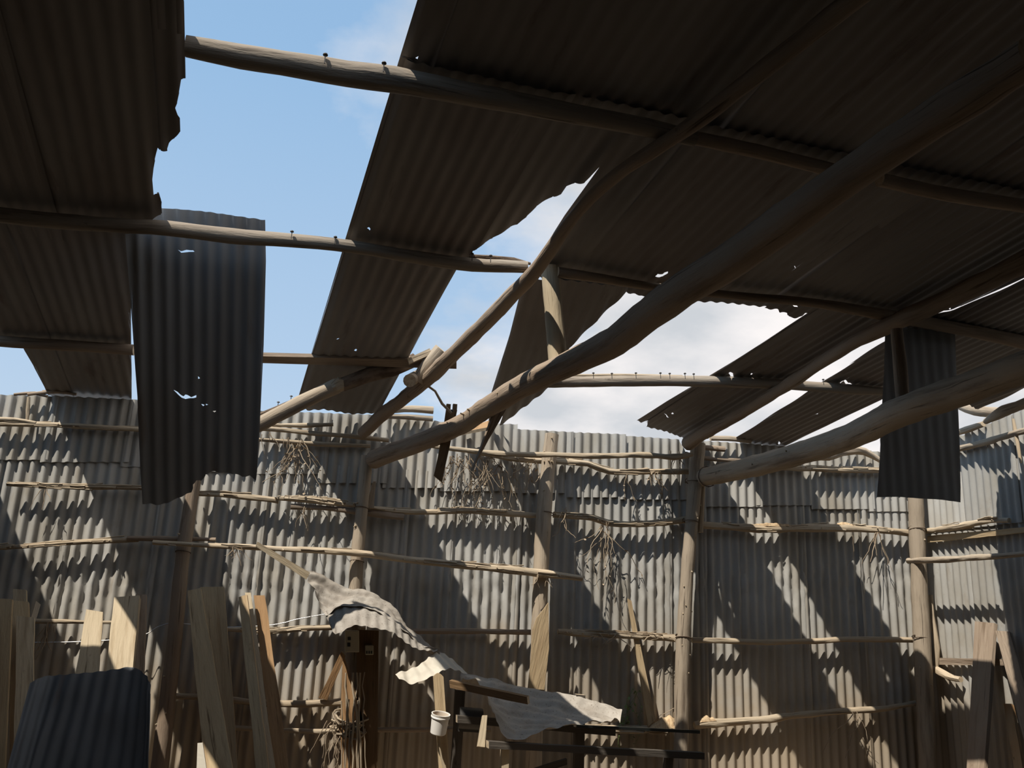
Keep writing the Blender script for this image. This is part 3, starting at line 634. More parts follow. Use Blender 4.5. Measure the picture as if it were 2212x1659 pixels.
# ---- wall rails
YG = D-.078
def rail(pts, r, label, m='girt', off=0.0, rough=.26, seed=0, wob=.006, Y=None, kn=0, right_wall=False, name='wall_rail', cat='rail', grp='stick rails along the back wall'):
    if right_wall: P = [PX(x, y, XR-.07-off) for x, y in pts]
    else: P = [PY(x, y, (Y or YG)-off) for x, y in pts]
    rr = list(r) if isinstance(r, (list, tuple)) else [r]*len(P)
    o = pole(name, P, rr, m, seed=seed, rough=rough, sides=9, wob=wob, end='end'); tag(o, label, cat, 'rails along the right wall' if right_wall else grp)
    if kn: knots(P, o, max(rr), kn, seed)
    if kn and m == 'girt':
        rnd = random.Random(seed*7+1); mb = MB(); c, rd = catmull([V3(p) for p in P], rr, .05)
        for _ in range(kn*3):
            i = rnd.randrange(0, max(1, len(c)-6)); n = rnd.randrange(3, 7); q = c[i:i+n]
            if len(q) < 3: continue
            rad = rd[i]*depth(c[i])/F_PX; an = rnd.uniform(-1.0, 2.2); dv_ = V3((-.9*math.sin(an), 0, math.sin(an))) if right_wall else V3((0, -math.cos(an), math.sin(an)))
            lift = rnd.uniform(0, .02)
            mb.add(tube([p+dv_*(rad*1.02+lift*(j/len(q))**2)+V3((0, 0, rnd.uniform(-.004, .004))) for j, p in enumerate(q)], [rnd.uniform(.003, .007)]*len(q), 5, .04, .5, rnd.randrange(99)))
        if mb.f: mb.build('loose_bark', [M['girt'], M['girt']], o)['kind'] = 'stuff'
    return o
rail([(-200, 908), (-40, 906), (30, 907), (78, 913)], [4, 5, 5, 3], 'short upper stick of the top pair at the left edge', off=.01, seed=1)
rail([(-200, 908), (-40, 914), (125, 919), (285, 927), (420, 938), (560, 952)], [6, 6, 6, 6, 6, 5], 'top rail at the left edge, its lit end beside the corner roof sheet', seed=2, kn=3)
rail([(15, 1046), (60, 1048), (185, 1052), (300, 1054), (395, 1058)], [4, 6, 5, 5, 4], 'second rail from the top at the left edge, twig-wrapped', seed=3, kn=8)
rail([(425, 1066), (500, 1070), (602, 1081)], [5, 6, 7], 'peeled rail right of the shaded leaning post', seed=4, kn=1)
rail([(600, 1076), (660, 1079), (735, 1087), (778, 1092)], [6, 7, 7, 5], 'splintered double rail left of the meter-box post', off=.012, seed=5, rough=.35, kn=6)
rail([(628, 1094), (735, 1101), (872, 1116)], [6, 6, 8], 'dark sawn-off rail behind the meter-box post', 'beam', seed=6)
rail([(790, 1098), (900, 1106), (1000, 1103), (1080, 1108), (1165, 1113)], [6, 6, 7, 7, 6], 'shoulder-high rail between the meter-box post and the bare post', seed=7, kn=5)
rail([(1195, 1112), (1280, 1119), (1312, 1130), (1400, 1132), (1485, 1121)], [6, 7, 7, 7, 8], 'sagging rail between the bare post and the next one, with dry vine', seed=8, kn=6)
rail([(1500, 1133), (1560, 1136), (1640, 1143), (1720, 1141), (1810, 1140), (1890, 1144), (1965, 1152)], [8, 8, 9, 8, 9, 8, 7], 'mud-dabbed rail running to the corner post under the hanging sheet', seed=9, rough=.25, kn=5)
rail([(-200, 1185), (-40, 1184), (50, 1180), (160, 1172), (235, 1168), (300, 1166)], [5, 5, 5, 6, 6, 5], 'third rail down at the left edge, half sunlit', seed=10, kn=6)
rail([(275, 1162), (350, 1164), (466, 1166)], [5, 6, 4], 'short shaded stick tied over the leaning post', 'beam', off=.02, seed=11)
rail([(330, 1172), (430, 1177), (510, 1181), (600, 1186), (700, 1190), (790, 1196), (900, 1211), (1000, 1221), (1100, 1230), (1200, 1242), (1258, 1250)], [5, 5, 6, 6, 7, 7, 8, 8, 9, 8, 6], 'long loose pole crossing in front of the posts, splintered right end', 'girt', off=.20, seed=12, kn=8, rough=.2)
rail([(-200, 1338), (75, 1342), (160, 1344), (250, 1345)], [5, 5, 4, 4], 'low thin rail behind the leaning planks at the left edge', seed=13)
rail([(480, 1359), (540, 1362), (590, 1363), (650, 1358), (722, 1356), (790, 1357)], [5, 6, 6, 6, 6, 5], 'low rail ending under the crumpled sheet', seed=14, kn=2)
rail([(860, 1364), (960, 1364), (1060, 1364), (1155, 1366)], [6, 6, 6, 6], 'low shaded rail left of the bare post', 'beam', seed=15)
rail([(1205, 1365), (1260, 1368), (1330, 1372), (1400, 1375), (1472, 1379)], [6, 7, 7, 8, 8], 'twig-wrapped low rail right of the bare post', seed=16, kn=8)
rail([(1495, 1383), (1560, 1385), (1640, 1387), (1760, 1385), (1840, 1381), (1985, 1383)], [6, 6, 6, 6, 6, 6], 'smooth straight low rail running to the corner post', seed=17, rough=.10)
rail([(380, 1504), (480, 1510), (560, 1518), (640, 1521), (735, 1517), (770, 1520)], [6, 6, 7, 8, 8, 6], 'knee-high mud-covered rail left of the vine-wrapped post', 'girt', seed=18, rough=.28)
rail([(500, 1573), (600, 1577), (690, 1580), (745, 1578)], [5, 5, 6, 6], 'lowest rail left of the vine-wrapped post', seed=19)
rail([(790, 1577), (860, 1576), (960, 1576), (1060, 1576)], [5, 5, 5, 5], 'lowest shaded rail behind the bucket', 'beam', seed=20)
rail([(1230, 1571), (1300, 1576), (1400, 1577), (1480, 1574)], [7, 8, 7, 6], 'lowest split rail behind the steel bar', seed=21, rough=.3, kn=5)
rail([(1500, 1567), (1530, 1563), (1640, 1556), (1710, 1546), (1770, 1541), (1840, 1535), (1915, 1530), (1985, 1518)], [8, 9, 8, 7, 7, 7, 6, 5], 'lowest rail curving up to the corner post, lit in two places', seed=22, rough=.25)
rail([(545, 949), (640, 956), (720, 961), (800, 964)], [4, 5, 5, 4], 'lower thin stick of the top bundle left of the meter-box post', seed=23)
rail([(555, 925), (610, 928), (665, 935), (750, 942), (840, 950)], [5, 5, 5, 5, 5], 'middle stick of the top bundle left of the meter-box post', off=.02, seed=24)
rail([(585, 918), (655, 919), (720, 917)], [4, 5, 5], 'upper stick of the top bundle left of the meter-box post', off=.01, seed=25)
rail([(900, 958), (960, 967), (1050, 978), (1120, 981), (1180, 983), (1300, 985), (1380, 983), (1455, 988), (1495, 982)], [5, 5, 6, 6, 6, 6, 6, 7, 5], 'top rail passing across the front of the bare post', off=.22, seed=26)
rail([(1030, 978), (1100, 990), (1165, 996), (1200, 997), (1270, 1003), (1315, 1018), (1400, 1019), (1462, 1018), (1500, 1016)], [5, 6, 7, 7, 7, 7, 6, 7, 6], 'bent rail just below the top rail behind the bare post', seed=27, rough=.22, kn=6)
rail([(1470, 985), (1530, 990), (1600, 996), (1660, 1000)], [5, 5, 5, 4], 'short dark stick above the wall end of the peeled tie beam', 'beam', seed=28, rough=.3)
rail([(1735, 993), (1790, 985), (1832, 975), (1868, 978), (1905, 996)], [7, 9, 10, 8, 5], 'gnarled weathered branch under the peeled tie beam', 'pole', off=.03, seed=29, rough=.35, wob=.02)
rail([(1620, 1010), (1740, 1012), (1840, 1015), (1960, 1018)], [5, 6, 6, 6], 'upper rail running behind the right hanging sheet', seed=30, kn=5)
# logs on the wall top
for pts, r, lb, m in (([(835, 886), (890, 884), (936, 886)], [7, 8, 8], 'thicker upper log of the two lying on the wall top', 'pole'), ([(825, 899), (880, 901), (935, 905)], [5, 6, 6], 'thinner lower log of the two lying on the wall top', 'pole'),
                      ([(1535, 946), (1575, 947), (1622, 953)], [6, 6, 5], 'weathered log on the wall top at the slanting strip', 'pole'), ([(1505, 966), (1540, 968), (1565, 970)], [5, 6, 6], 'dark stub at the top of the beam-carrying post', 'beam')):
    rail(pts, r, lb, m, off=.02, rough=.12, seed=len(lb), name='log', cat='log', grp='logs on the wall top')
for i, (pts, lb) in enumerate((([(60, 852), (120, 846), (165, 851)], 'longest of the thin sticks on the wall top at left'), ([(30, 852), (75, 849), (102, 856)], 'lowest of the thin sticks on the wall top at left'), ([(92, 846), (130, 843), (160, 852)], 'topmost of the thin sticks on the wall top at left'))):
    rail(pts, [3, 4, 3], lb, 'beam', off=.0, seed=60+i, name='stick', cat='stick', grp='sticks on the wall top')
rail([(62, 858), (60, 885), (58, 912)], [3, 4, 3], 'upright stick joining the wall top and the top rail at left', 'girt', seed=64, name='stick', cat='stick', grp=None)
# right wall
rail([(2060, 938), (2090, 928), (2124, 915)], [6, 7, 6], 'broken splintered rail end beside the right hanging sheet', 'pole', right_wall=True, rough=.25, seed=31)
rail([(2000, 985), (2075, 969), (2130, 955), (2170, 942), (2260, 918)], [6, 7, 7, 7, 7], 'top rail of the right wall', 'pole', right_wall=True, seed=32, kn=3)
rail([(1996, 1148), (2060, 1139), (2135, 1126), (2180, 1124)], [6, 7, 6, 5], 'lit rail above the flat board on the right wall', 'girt', right_wall=True, seed=33, kn=3)
rail([(1962, 1212), (2030, 1209), (2085, 1206), (2150, 1202), (2260, 1192)], [7, 7, 7, 6, 6], 'pole starting in front of the corner post', 'pole', off=.16, right_wall=True, seed=34, kn=3)
o = plank('flat_board', PX(2003, 1158, XR-.05), PX(2003, 1172, XR-.05), PX(2240, 1148, XR-.05), PX(2240, 1136, XR-.05), .025, 'plank', away=V3((1, 0, 0))); tag(o, 'flat sawn board nailed along the right wall', 'board')
o = plank('flat_board', PX(2028, 1421, XR-.06), PX(2028, 1436, XR-.06), PX(2190, 1438, XR-.06), PX(2190, 1424, XR-.06), .03, 'beam', away=V3((1, 0, 0))); tag(o, 'low shaded board on the right wall', 'board')
rail([(2010, 1285), (2016, 1350), (2024, 1400), (2022, 1448)], [4, 5, 5, 4], 'split upright stick right of the corner post', 'girt', right_wall=True, rough=.3, seed=35, name='stick', cat='stick')
rail([(2020, 1445), (2050, 1462), (2076, 1468)], [7, 7, 6], 'broken mud-caked stub right of the corner post', 'girt', right_wall=True, rough=.3, seed=36, name='stick', cat='stick')
o = pole('log', [PX(2068, 872, XR-.16), PX(2105, 886, XR-.2), PX(2160, 892, XR-.2)], [9, 12, 12], 'pole', seed=52, rough=.14); tag(o, 'log end at the top of the right wall below the roof', 'log')
o = pole('log', [PX(2130, 910, XR-.25), PX(2170, 888, XR-.3), PX(2270, 850, XR-.3)], [7, 12, 13], 'pole', seed=53, rough=.25); tag(o, 'splintered log rising at the top of the right wall', 'log')
rail([(2188, 905), (2196, 950), (2205, 1000)], [3, 4, 3], 'thin upright stick at the right edge of the right wall', 'girt', right_wall=True, seed=54, name='stick', cat='stick')
for i, (a, b, c, d, m, lb) in enumerate((((2106, 1342), (2148, 1346), (2126, 1659), (2088, 1659), 'beam', 'wide dark plank leaning on the right wall'), ((2150, 1362), (2180, 1364), (2250, 1600), (2215, 1610), 'beam', 'dark plank slanting across the right edge'), ((2168, 1520), (2185, 1520), (2215, 1690), (2195, 1690), 'orange', 'narrow brown plank low at the right edge'))):
    A_, B_, C_, E_ = PX(*a, XR-.10), PX(*b, XR-.10), PX(*c, XR-.45), PX(*d, XR-.45)
    o = plank('leaning_plank', A_, B_, to_floor(B_, C_), to_floor(A_, E_), .03, m, away=V3((1, 0, 0))); tag(o, lb, 'plank', 'planks leaning on the right wall')

# ---- boards fixed to posts
o = plank('splint', PY(806, 1040, YP+.02), PY(812, 1040, YP+.02), PY(808, 1098, YP+.02), PY(790, 1096, YP+.02), .04, 'pole'); tag(o, 'short board nailed beside the top of the meter-box post', 'board')
o = pole('splint', [PY(1519, 1035, YP+.05), PY(1516, 1090, YP+.05), PY(1513, 1150, YP+.05)], [5, 6, 6], 'girt', seed=61, sides=8); tag(o, 'thin splint tied beside the beam-carrying post', 'splint')
t = slab([PY(x, y, YP-.115) for x, y in ((1185, 1302), (1186, 1400), (1176, 1490), (1141, 1488), (1148, 1420), (1151, 1360), (1160, 1335), (1172, 1320))], V3((0, .025, 0))); o = mk('upright_board', t[0], t[1], M['plank'], None, t[2]); tag(o, 'pointed board standing against the foot of the bare post', 'board')
o = plank('brace_plank', PY(1357, 1293, D-.06), PY(1364, 1298, D-.06), PY(1416, 1553, D-.12), PY(1401, 1570, D-.12), .025, 'plank', jit=.006); tag(o, 'narrow slanting plank leaning on the wall left of the beam-carrying post', 'plank')
o = plank('thin_lath', PY(556, 1170, 6.72), PY(552, 1180, 6.72), PY(662, 1252, 6.78), PY(670, 1237, 6.78), .012, 'fresh', jit=.003); tag(o, 'thin pale lath slanting from the loose pole to the crumpled sheet', 'lath')
o = plank('brace_plank', PY(737, 1408, YP-.02), PY(746, 1418, YP-.02), PY(706, 1512, YP+.06), PY(688, 1508, YP+.06), .03, 'orange', jit=.006); tag(o, 'short lit brace between the mud-covered rail and the meter-box post', 'brace')
t = slab([PY(x, y, YP-.10) for x, y in ((741, 1408), (756, 1465), (772, 1500), (782, 1550), (786, 1600), (770, 1659), (738, 1659), (735, 1560), (738, 1480))], V3((0, .03, 0))); o = mk('split_board', t[0], t[1], M['orange'], None, t[2]); tag(o, 'brown pointed split board bound to the meter-box post', 'board')

# ---- electrical boxes
def boxm(name, pts, t, m, parent=None, bev=.006):
    s_ = slab(pts, V3((0, t, 0))); o = mk(name, s_[0], s_[1], M[m], parent, s_[2], smooth=False)
    b = o.modifiers.new('b', 'BEVEL'); b.width = bev; b.segments = 2; return o
qd = lambda x0, y0, x1, y1, Y: [PY(x0, y0, Y), PY(x1, y0, Y), PY(x1, y1, Y), PY(x0, y1, Y)]
yb = YP-.16
o = boxm('meter_box', qd(745, 1362, 776, 1409, yb), .07, 'box'); tag(o, 'small cream meter box on the post under the crumpled sheet', 'meter box')
boxm('window', qd(751, 1376, 758, 1383, yb-.004), .01, 'black', o, .002); boxm('window', qd(750, 1388, 757, 1397, yb-.004), .01, 'black', o, .002)
o = boxm('wall_socket', qd(789, 1394, 807, 1415, yb), .05, 'box'); tag(o, 'small double wall socket right of the meter box', 'socket')
for i in range(3): boxm('socket_hole', qd(791+i*5, 1406, 794+i*5, 1412, yb-.003), .006, 'black', o, .001)
o = plank('backing_board', PY(772, 1360, YP-.10), PY(818, 1362, YP-.10), PY(815, 1659, YP-.10), PY(768, 1659, YP-.10), .03, 'umber'); tag(o, 'dark backing board behind the wall socket', 'board')

# ---- vines and twigs
def vine(starts, n, ln, lb, seed, Y=None, m='twig', **k):
    if seed in (1, 3, 4, 5, 6, 8): k['leafy'] = 3
    o = strands('dry_vine', [PY(x, y, (Y or YG)-.03) for x, y in starts], n, ln, m, seed, **k); return tag(o, lb, 'vine', 'dry vines on the rails')
vine([(625, 960), (650, 955), (655, 970), (630, 985)], 22, .42, 'dry vine tuft hanging from the top bundle by the left hanging sheet', 1)
vine([(590, 935), (560, 940), (620, 945)], 8, .16, 'small dry twigs under the sloping broken pole', 2)
vine([(970, 985), (985, 985), (1000, 990), (1015, 985)], 20, .42, 'dry twigs behind the two hanging planks', 3)
vine([(1040, 990), (1060, 990), (1080, 1000), (1110, 1000)], 26, .45, 'thick tangle of dry vine left of the bare post', 4)
vine([(1130, 998), (1150, 1000)], 8, .28, 'dry vine curling beside the top of the bare post', 5)
vine([(1415, 1020), (1420, 1022), (1350, 1020)], 10, .26, 'dry tendrils on the bent rail left of the beam-carrying post', 6)
vine([(1452, 990), (1460, 985)], 9, .16, 'knotted dry vine at the top of the beam-carrying post', 7)
vine([(1305, 1135), (1312, 1132), (1310, 1150)], 12, .62, 'dry vine hanging from the sagging rail', 8)
vine([(1215, 1100), (1210, 1110)], 5, .28, 'thin dry vine on the right side of the bare post', 9)
vine([(660, 1100), (662, 1095)], 3, .30, 'single dry strand under the splintered double rail', 10, grav=2.5, spread=.08)
vine([(92, 1055), (88, 1060)], 3, .16, 'dry strip hanging from the second rail at left', 11)
vine([(1840, 1152), (1895, 1152)], 7, .36, 'dry strands hanging from the mud-dabbed rail', 12)
vine([(1850, 1545), (1845, 1540)], 5, .50, 'dry strands hanging from the curving lowest rail', 13)
vine([(510, 1185), (520, 1184), (505, 1180)], 9, .15, 'bundle of dry twigs on the loose pole near the pale lath', 14, Y=YG-.18)
vine([(1190, 1235), (1215, 1245), (1170, 1240)], 7, .14, 'dry bark strips under the splintered end of the loose pole', 15, Y=YG-.18)
vine([(1290, 1370), (1330, 1372), (1400, 1372), (1440, 1375)], 14, .18, 'dry twigs wrapped on the low rail right of the bare post', 16, grav=.1, spread=.5)
vine([(1470, 1500), (1455, 1540), (1475, 1580)], 12, .40, 'dry weeds at the foot of the beam-carrying post', 17)
vine([(110, 1350), (108, 1365)], 9, .28, 'frayed dry stem hanging behind the leaning planks', 18, grav=2.5, spread=.06)
o = strands('green_vine', [PY(1372, 1490, D-.06), PY(1370, 1530, D-.06), PY(1378, 1475, D-.06)], 6, .38, 'green', 21, r=(.0015, .003), leafy=16); tag(o, 'green leafy vine climbing the wall beside the slanting plank', 'vine')
# loops bound round the meter-box post
rnd = random.Random(4); mb = MB()
for i in range(13):
    c = PY(760+rnd.uniform(-6, 6), 1562+rnd.uniform(-14, 24), YP-.05); ax = V3((rnd.uniform(-.5, .5), rnd.uniform(-.7, .1), 1)).normalized(); a = ax.cross(V3((0, 1, .1))).normalized(); b = ax.cross(a); r_ = rnd.uniform(.09, .13)
    n = rnd.randrange(10, 18); s0 = rnd.uniform(0, 6.28); w_ = rnd.uniform(0, 9)
    mb.add(tube([c+(a*math.cos(s0+k*.42)+b*math.sin(s0+k*.42)*.8)*(r_+.05*noise.noise(V3((k*.5, w_, 1))))+ax*(.03*noise.noise(V3((k*.4, w_, 5)))) for k in range(n)], [rnd.uniform(.005, .009)]*n, 6, .05, .3, i))
for i in range(9):
    x0 = 738+i*6+rnd.uniform(-3, 3); pts = [PY(x0+6*noise.noise(V3((k*.7, i*3, 1)))+(4-i)*.9*math.sin(k*.6), 1450+rnd.uniform(0, 4)+k*30+(60 if i % 3 == 0 else 0), YP-.15-.015*(i % 3)) for k in range(8 if i % 3 else 6)]
    mb.add(tube(pts, [rnd.uniform(.004, .009)]*len(pts), 6, .06, .35, i))
o = mb.build('bark_rope', [M['girt'], M['girt']]); tag(o, 'coil of bark rope bound round the foot of the meter-box post', 'rope')
vine([(715, 1560), (725, 1575), (735, 1590), (725, 1600)], 20, .30, 'dry roots beside the bark rope on the meter-box post', 19, Y=YP-.05)
# wires
o = pole('wire', [PY(x, y, D-.11) for x, y in ((60, 1388), (175, 1386), (300, 1376), (362, 1347), (480, 1355), (590, 1350), (640, 1338), (712, 1325))], [1.0]*8, 'bright', seed=3, sides=6, rough=.05, end='bright'); tag(o, 'bright slack wire strung along the wall behind the planks', 'wire')

# ---- mud and sawdust
def heap(pts_px, Y, h, m, lb, cat, seed, dep=.08):
    c = [PY(x, y, Y) for x, y in pts_px]; n = len(c); vs = []; fs = []; uv = []
    A_, B_ = c[0], c[-1]; nu, nv = 28, 8
    for i in range(nu+1):
        t = i/nu; p = A_.lerp(B_, t); prof = h*(math.sin(math.pi*t)**.7)*(1+.5*noise.noise(V3((t*5, seed, 0))))*(.4+.6*t if m == 'sand' else 1)
        for j in range(nv+1):
            s_ = j/nv; q = p + V3((0, -dep*(s_-.5), prof*math.sin(math.pi*s_)**.8 + .006*noise.noise(V3((t*30, s_*9, seed)))))
            vs.append(q); uv.append((t*(B_-A_).length, s_*dep))
    for i in range(nu):
        for j in range(nv): q = i*(nv+1)+j; fs.append((q, q+1, q+nv+2, q+nv+1))
    ids = [i*(nv+1) for i in range(nu+1)] + [i*(nv+1)+nv for i in range(nu, -1, -1)]; fs.append(tuple(ids))
    return tag(mk('heap', vs, fs, M[m], None, uv), lb, cat)
heap([(1398, 1573), (1468, 1571)], D-.10, .12, 'sand', 'small heap of pale sawdust left of the beam-carrying post', 'sawdust', 3, .14)
heap([(1622, 1137), (1712, 1138)], YG, .035, 'mud', 'orange termite mud on the rail under the peeled tie beam', 'mud', 5, .05)
heap([(1806, 1134), (1842, 1136)], YG, .03, 'mud', 'pale termite mud on the rail left of the hanging sheet', 'mud', 7, .05)
heap([(1506, 1560), (1545, 1556)], YG, .04, 'mud', 'dirt crust at the left end of the curving lowest rail', 'mud', 8, .06)

# ---- crumpled fallen sheets
Y1, Y2 = 6.88, 6.50
def PP(l): return [PY(x, y, Y) for x, y, Y in l]
o = loft('crumpled_sheet', PP([(664, 1230, 6.92), (700, 1241, 6.95), (748, 1268, 6.97), (800, 1276, 6.97), (850, 1312, 6.95), (890, 1360, 6.9), (930, 1394, 6.86), (968, 1420, 6.82), (1004, 1452, 6.75)]),
         PP([(676, 1268, 6.80), (700, 1326, 6.66), (728, 1312, 6.58), (765, 1308, 6.54), (805, 1317, 6.52), (846, 1340, 6.52), (884, 1374, 6.55), (915, 1396, 6.6), (946, 1402, 6.66)]), 'old', nu=120, nv=48, pitch=.0, amp=.004, crump=.018, cf=9, seed=2, sag=.03, across=.085, aamp=.016)
t = loft('torn_edge', PP([(700, 1322, 6.69), (730, 1308, 6.61), (768, 1304, 6.575), (808, 1313, 6.555), (848, 1337, 6.55), (886, 1372, 6.575), (916, 1395, 6.62), (945, 1401, 6.67)]),
         PP([(716, 1360, 6.56), (728, 1370, 6.48), (764, 1351, 6.44), (806, 1356, 6.43), (852, 1367, 6.44), (882, 1392, 6.48), (908, 1404, 6.54), (945, 1405, 6.63)]), 'old', o, nu=90, nv=14, pitch=.075, amp=.005, crump=.008, cf=11, seed=4)
tag(o, 'crumpled speckled sheet sagging in sunlight above the meter box', 'metal sheet', 'fallen crumpled roof sheets')
o = loft('crumpled_sheet', PP([(854, 1455, 6.48), (880, 1448, 6.5), (908, 1435, 6.54), (930, 1416, 6.62), (950, 1409, 6.68), (975, 1424, 6.72)]),
         PP([(862, 1466, 6.44), (890, 1477, 6.40), (920, 1468, 6.40), (945, 1455, 6.42), (970, 1444, 6.5), (1010, 1455, 6.62)]), 'pale', nu=70, nv=12, crump=.010, cf=10, seed=5, pitch=.085, amp=.007)
tag(o, 'small bright white torn sheet flap above the bucket', 'metal sheet', 'fallen crumpled roof sheets')
o = loft('crumpled_sheet', PP([(996, 1450, 6.72), (1080, 1470, 6.7), (1150, 1488, 6.66), (1220, 1497, 6.62), (1275, 1508, 6.6), (1320, 1524, 6.58), (1344, 1532, 6.5)]),
         PP([(1000, 1466, 6.55), (1040, 1480, 6.35), (1083, 1582, 5.9), (1120, 1597, 5.9), (1190, 1572, 6.0), (1262, 1562, 6.1), (1335, 1553, 6.3)]), 'old', nu=90, nv=40, crump=.020, cf=6, seed=8, sag=.05, across=.11, aamp=.012)
tag(o, 'wide bent sheet draped over the workbench', 'metal sheet', 'fallen crumpled roof sheets')
# ---- workbench
wb = tag(empty('workbench', (PY(1200, 1620, 6.0).x, 6.1, 0)), 'dark timber workbench frame under the draped bent sheet', 'workbench')
plank('rail', PY(1056, 1602, 5.85), PY(1056, 1617, 5.85), PY(1522, 1641, 6.05), PY(1522, 1627, 6.05), .06, 'dark', wb)
plank('rail', PY(970, 1470, 6.28), PY(972, 1486, 6.28), PY(1140, 1522, 6.0), PY(1138, 1506, 6.0), .05, 'umber', wb)
plank('rail', PY(988, 1545, 6.5), PY(988, 1562, 6.5), PY(1330, 1590, 6.6), PY(1330, 1575, 6.6), .05, 'dark', wb)
for a, b, c, d, Y in (((1085, 1612), (1101, 1614), (1099, 1659), (1083, 1659), 5.9), ((1440, 1632), (1456, 1633), (1452, 1670), (1438, 1670), 6.05)):
    A_, B_, C_, E_ = PY(*a, Y), PY(*b, Y), PY(*c, Y), PY(*d, Y); plank('leg', A_, B_, to_floor(B_, C_), to_floor(A_, E_), .06, 'fresh' if a[0] < 1200 else 'dark', wb)
for x, Y in ((985, 6.8), (1245, 6.6)):
    A_, B_ = PY(x, 1490 if x < 1000 else 1500, Y), PY(x+20, 1492 if x < 1000 else 1502, Y); plank('leg', A_, B_, V3((B_.x, Y, 0)), V3((A_.x, Y, 0)), .06, 'dark', wb)
plank('brace', PY(1225, 1640, 6.0), PY(1225, 1652, 6.0), PY(1110, 1690, 6.0), PY(1110, 1675, 6.0), .04, 'dark', wb)
o = plank('lit_batten', PY(1043, 1545, 5.95), PY(1052, 1545, 5.95), PY(1048, 1614, 5.9), PY(1031, 1612, 5.9), .03, 'fresh'); tag(o, 'short lit batten standing left of the workbench rail', 'batten')
o = plank('steel_bar', PY(1245, 1566, 5.9), PY(1245, 1571, 5.9), PY(1512, 1585, 6.3), PY(1512, 1578, 6.3), .03, 'steel', jit=0); tag(o, 'long dark steel bar lying from the draped sheet past the post', 'bar')
mb = MB()
c = PY(1010, 1555, 6.55)
o = pole('motor', [PY(990, 1552, 6.62), PY(1040, 1556, 6.62)], [24, 24], 'iron', seed=3, sides=18, rough=.02, end='iron'); tag(o, 'dark round motor in the shade under the workbench rail', 'motor')
t = tube([PY(1036, 1556, 6.62), PY(1052, 1557, 6.62)], [.02, .02], 8, .1, 0); mk('shaft', t[0], t[1], [M['iron'], M['iron']], o, t[2], fm=t[3])
t = slab([PY(990, 1574, 6.57), PY(1038, 1577, 6.57), PY(1038, 1583, 6.57), PY(990, 1580, 6.57)], V3((0, .12, 0))); mk('mount', t[0], t[1], M['iron'], o, t[2])

# ---- bucket on its board
yb = 6.0
A_, B_, C_, E_ = PY(936, 1462, yb), PY(958, 1460, yb), PY(971, 1659, yb-.05), PY(948, 1659, yb-.05)
n = 6; top = [PY(936+22*i/n, 1462-8*math.sin(math.pi*i/n), yb) for i in range(n+1)]
t = slab(top+[to_floor(B_, C_), to_floor(A_, E_)], V3((0, .022, 0))); o = mk('upright_board', t[0], t[1], M['plank'], None, t[2]); tag(o, 'narrow round-topped board standing behind the white bucket', 'board')
bk = tag(empty('bucket', PY(946, 1590, yb-.09)), 'small white plastic bucket with brown drips', 'bucket')
base, topc = PY(946, 1585, yb-.09), PY(952, 1540, yb-.09); ax = (topc-base); sca = depth(base)/F_PX
up = (ax.normalized()+V3((0, -.20, .1))).normalized(); h = ax.length
def lathe(prof, c, up, seg=36, m='white', name='body', parent=None, m2=None, flip=False):
    a = up.cross(V3((0, 1, 0.1))).normalized(); b = up.cross(a); vs = []; uv = []; fs = []
    for (r, z) in prof:
        for k in range(seg): an = 2*math.pi*k/seg; vs.append(c+up*z+(a*math.cos(an)+b*math.sin(an))*r); uv.append((an*r, z))
    for i in range(len(prof)-1):
        for k in range(seg): k2 = (k+1) % seg; fs.append((i*seg+k, i*seg+k2, (i+1)*seg+k2, (i+1)*seg+k))
    return mk(name, vs, fs, M[m], parent, uv, sharp=35)
r0 = 17.0*sca; r1_ = 19.5*sca
lathe([(.001, 0), (r0*.9, 0), (r0, .006), (r1_*.97, h*.82), (r1_*.98, h)], base, up, parent=bk)
lathe([(r1_*.98, h*.80), (r1_*1.06, h*.81), (r1_*1.07, h*.86), (r1_*1.03, h*.88), (r1_*1.03, h*.97), (r1_*1.06, h*1.0), (r1_*.93, h*1.0), (r1_*.92, h*.9)], base, up, name='rim', parent=bk)
lathe([(r1_*.92, h*.95), (r0*.88, .02), (.001, .018)], base, up, m='inner', name='inside', parent=bk)
L_ = [PY(x, y, yb-.10) for x, y in ((946, 1590), (948, 1612), (952, 1640), (957, 1659), (966, 1700))]; R_ = [PY(x, y, yb-.10) for x, y in ((951, 1590), (951, 1612), (956, 1638), (964, 1659), (976, 1700))]
t = sidegrid(L_, R_, V3((0, .006, 0)), 5, .002, 3); o = mk('strap', t[0], t[1], [M['fresh'], M['end']], None, t[2], fm=t[3]); tag(o, 'pale strap curling down beneath the white bucket', 'strap')

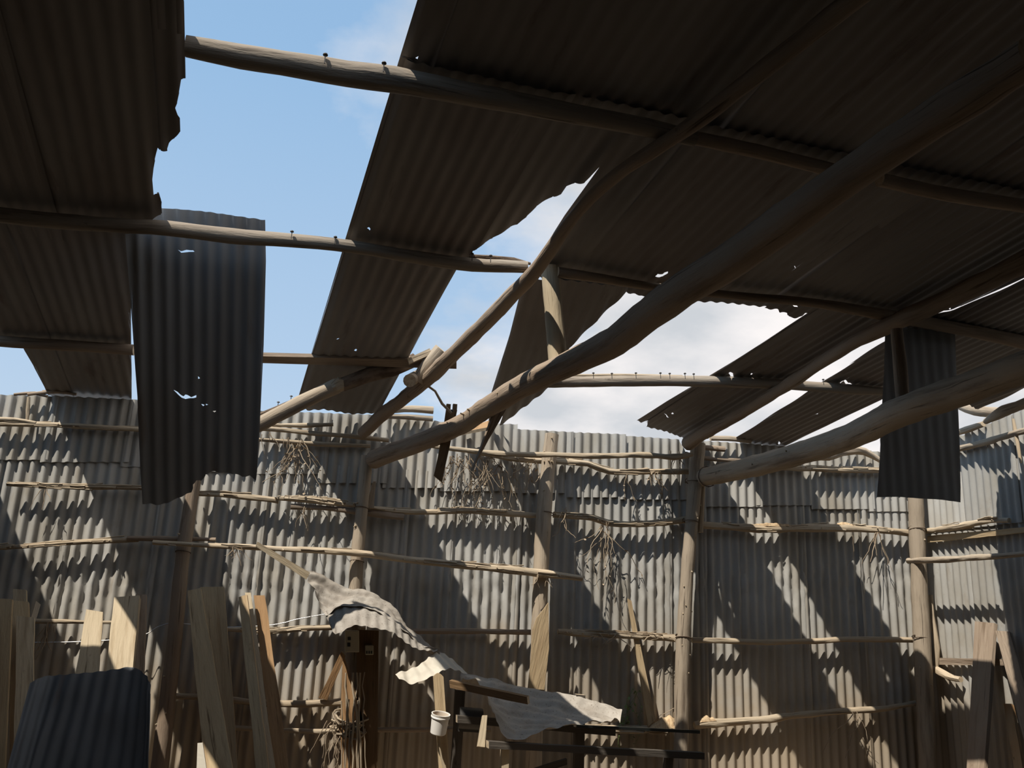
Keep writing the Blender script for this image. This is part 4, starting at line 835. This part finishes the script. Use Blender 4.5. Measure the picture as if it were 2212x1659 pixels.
# ---- planks leaning at the left
LP = [
 ((-30, 1292), (26, 1294), (10, 1659), (-60, 1659), 6.55, 6.1, .035, 'plank', 'wide plank cut off by the left edge'),
 ((28, 1272), (56, 1274), (66, 1560), (30, 1560), 6.92, 6.60, .03, 'fresh', 'tallest plank of the far left group'),
 ((24, 1296), (62, 1300), (70, 1640), (20, 1640), 6.78, 6.42, .03, 'plank', 'middle plank of the far left group, behind the squared one'),
 ((36, 1330), (74, 1334), (70, 1600), (30, 1600), 6.66, 6.28, .03, 'fresh', 'front plank of the far left group with a squared top'),
 ((78, 1298), (88, 1306), (52, 1430), (40, 1424), 6.85, 6.6, .02, 'girt', 'crooked lath crossing behind the far left planks'),
 ((186, 1316), (222, 1322), (214, 1452), (165, 1447), 6.65, 6.35, .035, 'fresh', 'pale sunlit plank behind the dark bent sheet'),
 ((246, 1290), (302, 1286), (286, 1446), (230, 1444), 6.62, 6.35, .06, 'fresh', 'thick weathered sunlit slab right of the pale plank'),
 ((292, 1284), (316, 1284), (310, 1470), (290, 1470), 6.72, 6.45, .04, 'beam', 'shaded plank edge behind the thick weathered slab'),
 ((432, 1268), (484, 1267), (514, 1659), (462, 1659), 6.88, 6.50, .03, 'plank', 'back board of the crossed pair right of the leaning post'),
 ((404, 1276), (433, 1270), (502, 1659), (442, 1659), 6.72, 6.20, .03, 'plank', 'front tapering board of the crossed pair right of the leaning post'),
 ((548, 1286), (572, 1286), (624, 1659), (592, 1659), 6.86, 6.52, .03, 'orange', 'rear plank of the narrow bundle with a lit top'),
 ((530, 1280), (542, 1280), (594, 1659), (574, 1659), 6.76, 6.39, .03, 'fresh', 'pale middle lath of the narrow bundle'),
 ((515, 1290), (534, 1284), (580, 1659), (553, 1659), 6.66, 6.24, .03, 'plank', 'front plank of the narrow bundle left of the crumpled sheet')]
for i, (a, b, c, d, yt, yb_, th, m, lb) in enumerate(LP):
    o = lean('leaning_plank', a, b, c, d, yt, yb_, th, m, seed=i+3, jit=.006) if i != 4 else plank('leaning_plank', PY(*a, yt), PY(*b, yt), PY(*c, yb_), PY(*d, yb_), th, m)
    tag(o, lb, 'plank', 'planks leaning on the back wall')
A_ = PY(427, 1605, 6.1); B_ = PY(438, 1604, 6.1)
o = plank('leaning_plank', A_, B_, to_floor(B_, PY(446, 1659, 6.05)), to_floor(A_, PY(424, 1659, 6.05)), .03, 'pale'); tag(o, 'short white board end below the crossed pair', 'plank', 'planks leaning on the back wall')
# dark bent sheet in front
yf = 5.55
top = PP([(66, 1474, yf-.02), (92, 1462, yf+.03), (113, 1459, yf+.08), (150, 1457, yf+.06), (200, 1452, yf+.05), (250, 1446, yf+.05), (285, 1441, yf+.05), (308, 1452, yf+.0), (322, 1470, yf-.06), (326, 1500, yf-.10)])
botp = PP([(16, 1659, yf-.30), (40, 1659, yf-.24), (66, 1659, yf-.16), (110, 1659, yf-.16), (160, 1659, yf-.16), (215, 1659, yf-.16), (260, 1659, yf-.16), (296, 1659, yf-.18), (314, 1659, yf-.22), (320, 1659, yf-.26)])
o = loft('bent_sheet', top, [to_floor(a, b, .01) for a, b in zip(top, botp)], 'blue', nu=110, nv=18, pitch=.0715, amp=.006, crump=.010, cf=5, seed=11); tag(o, 'dark bent corrugated sheet standing in front of the left planks', 'metal sheet')
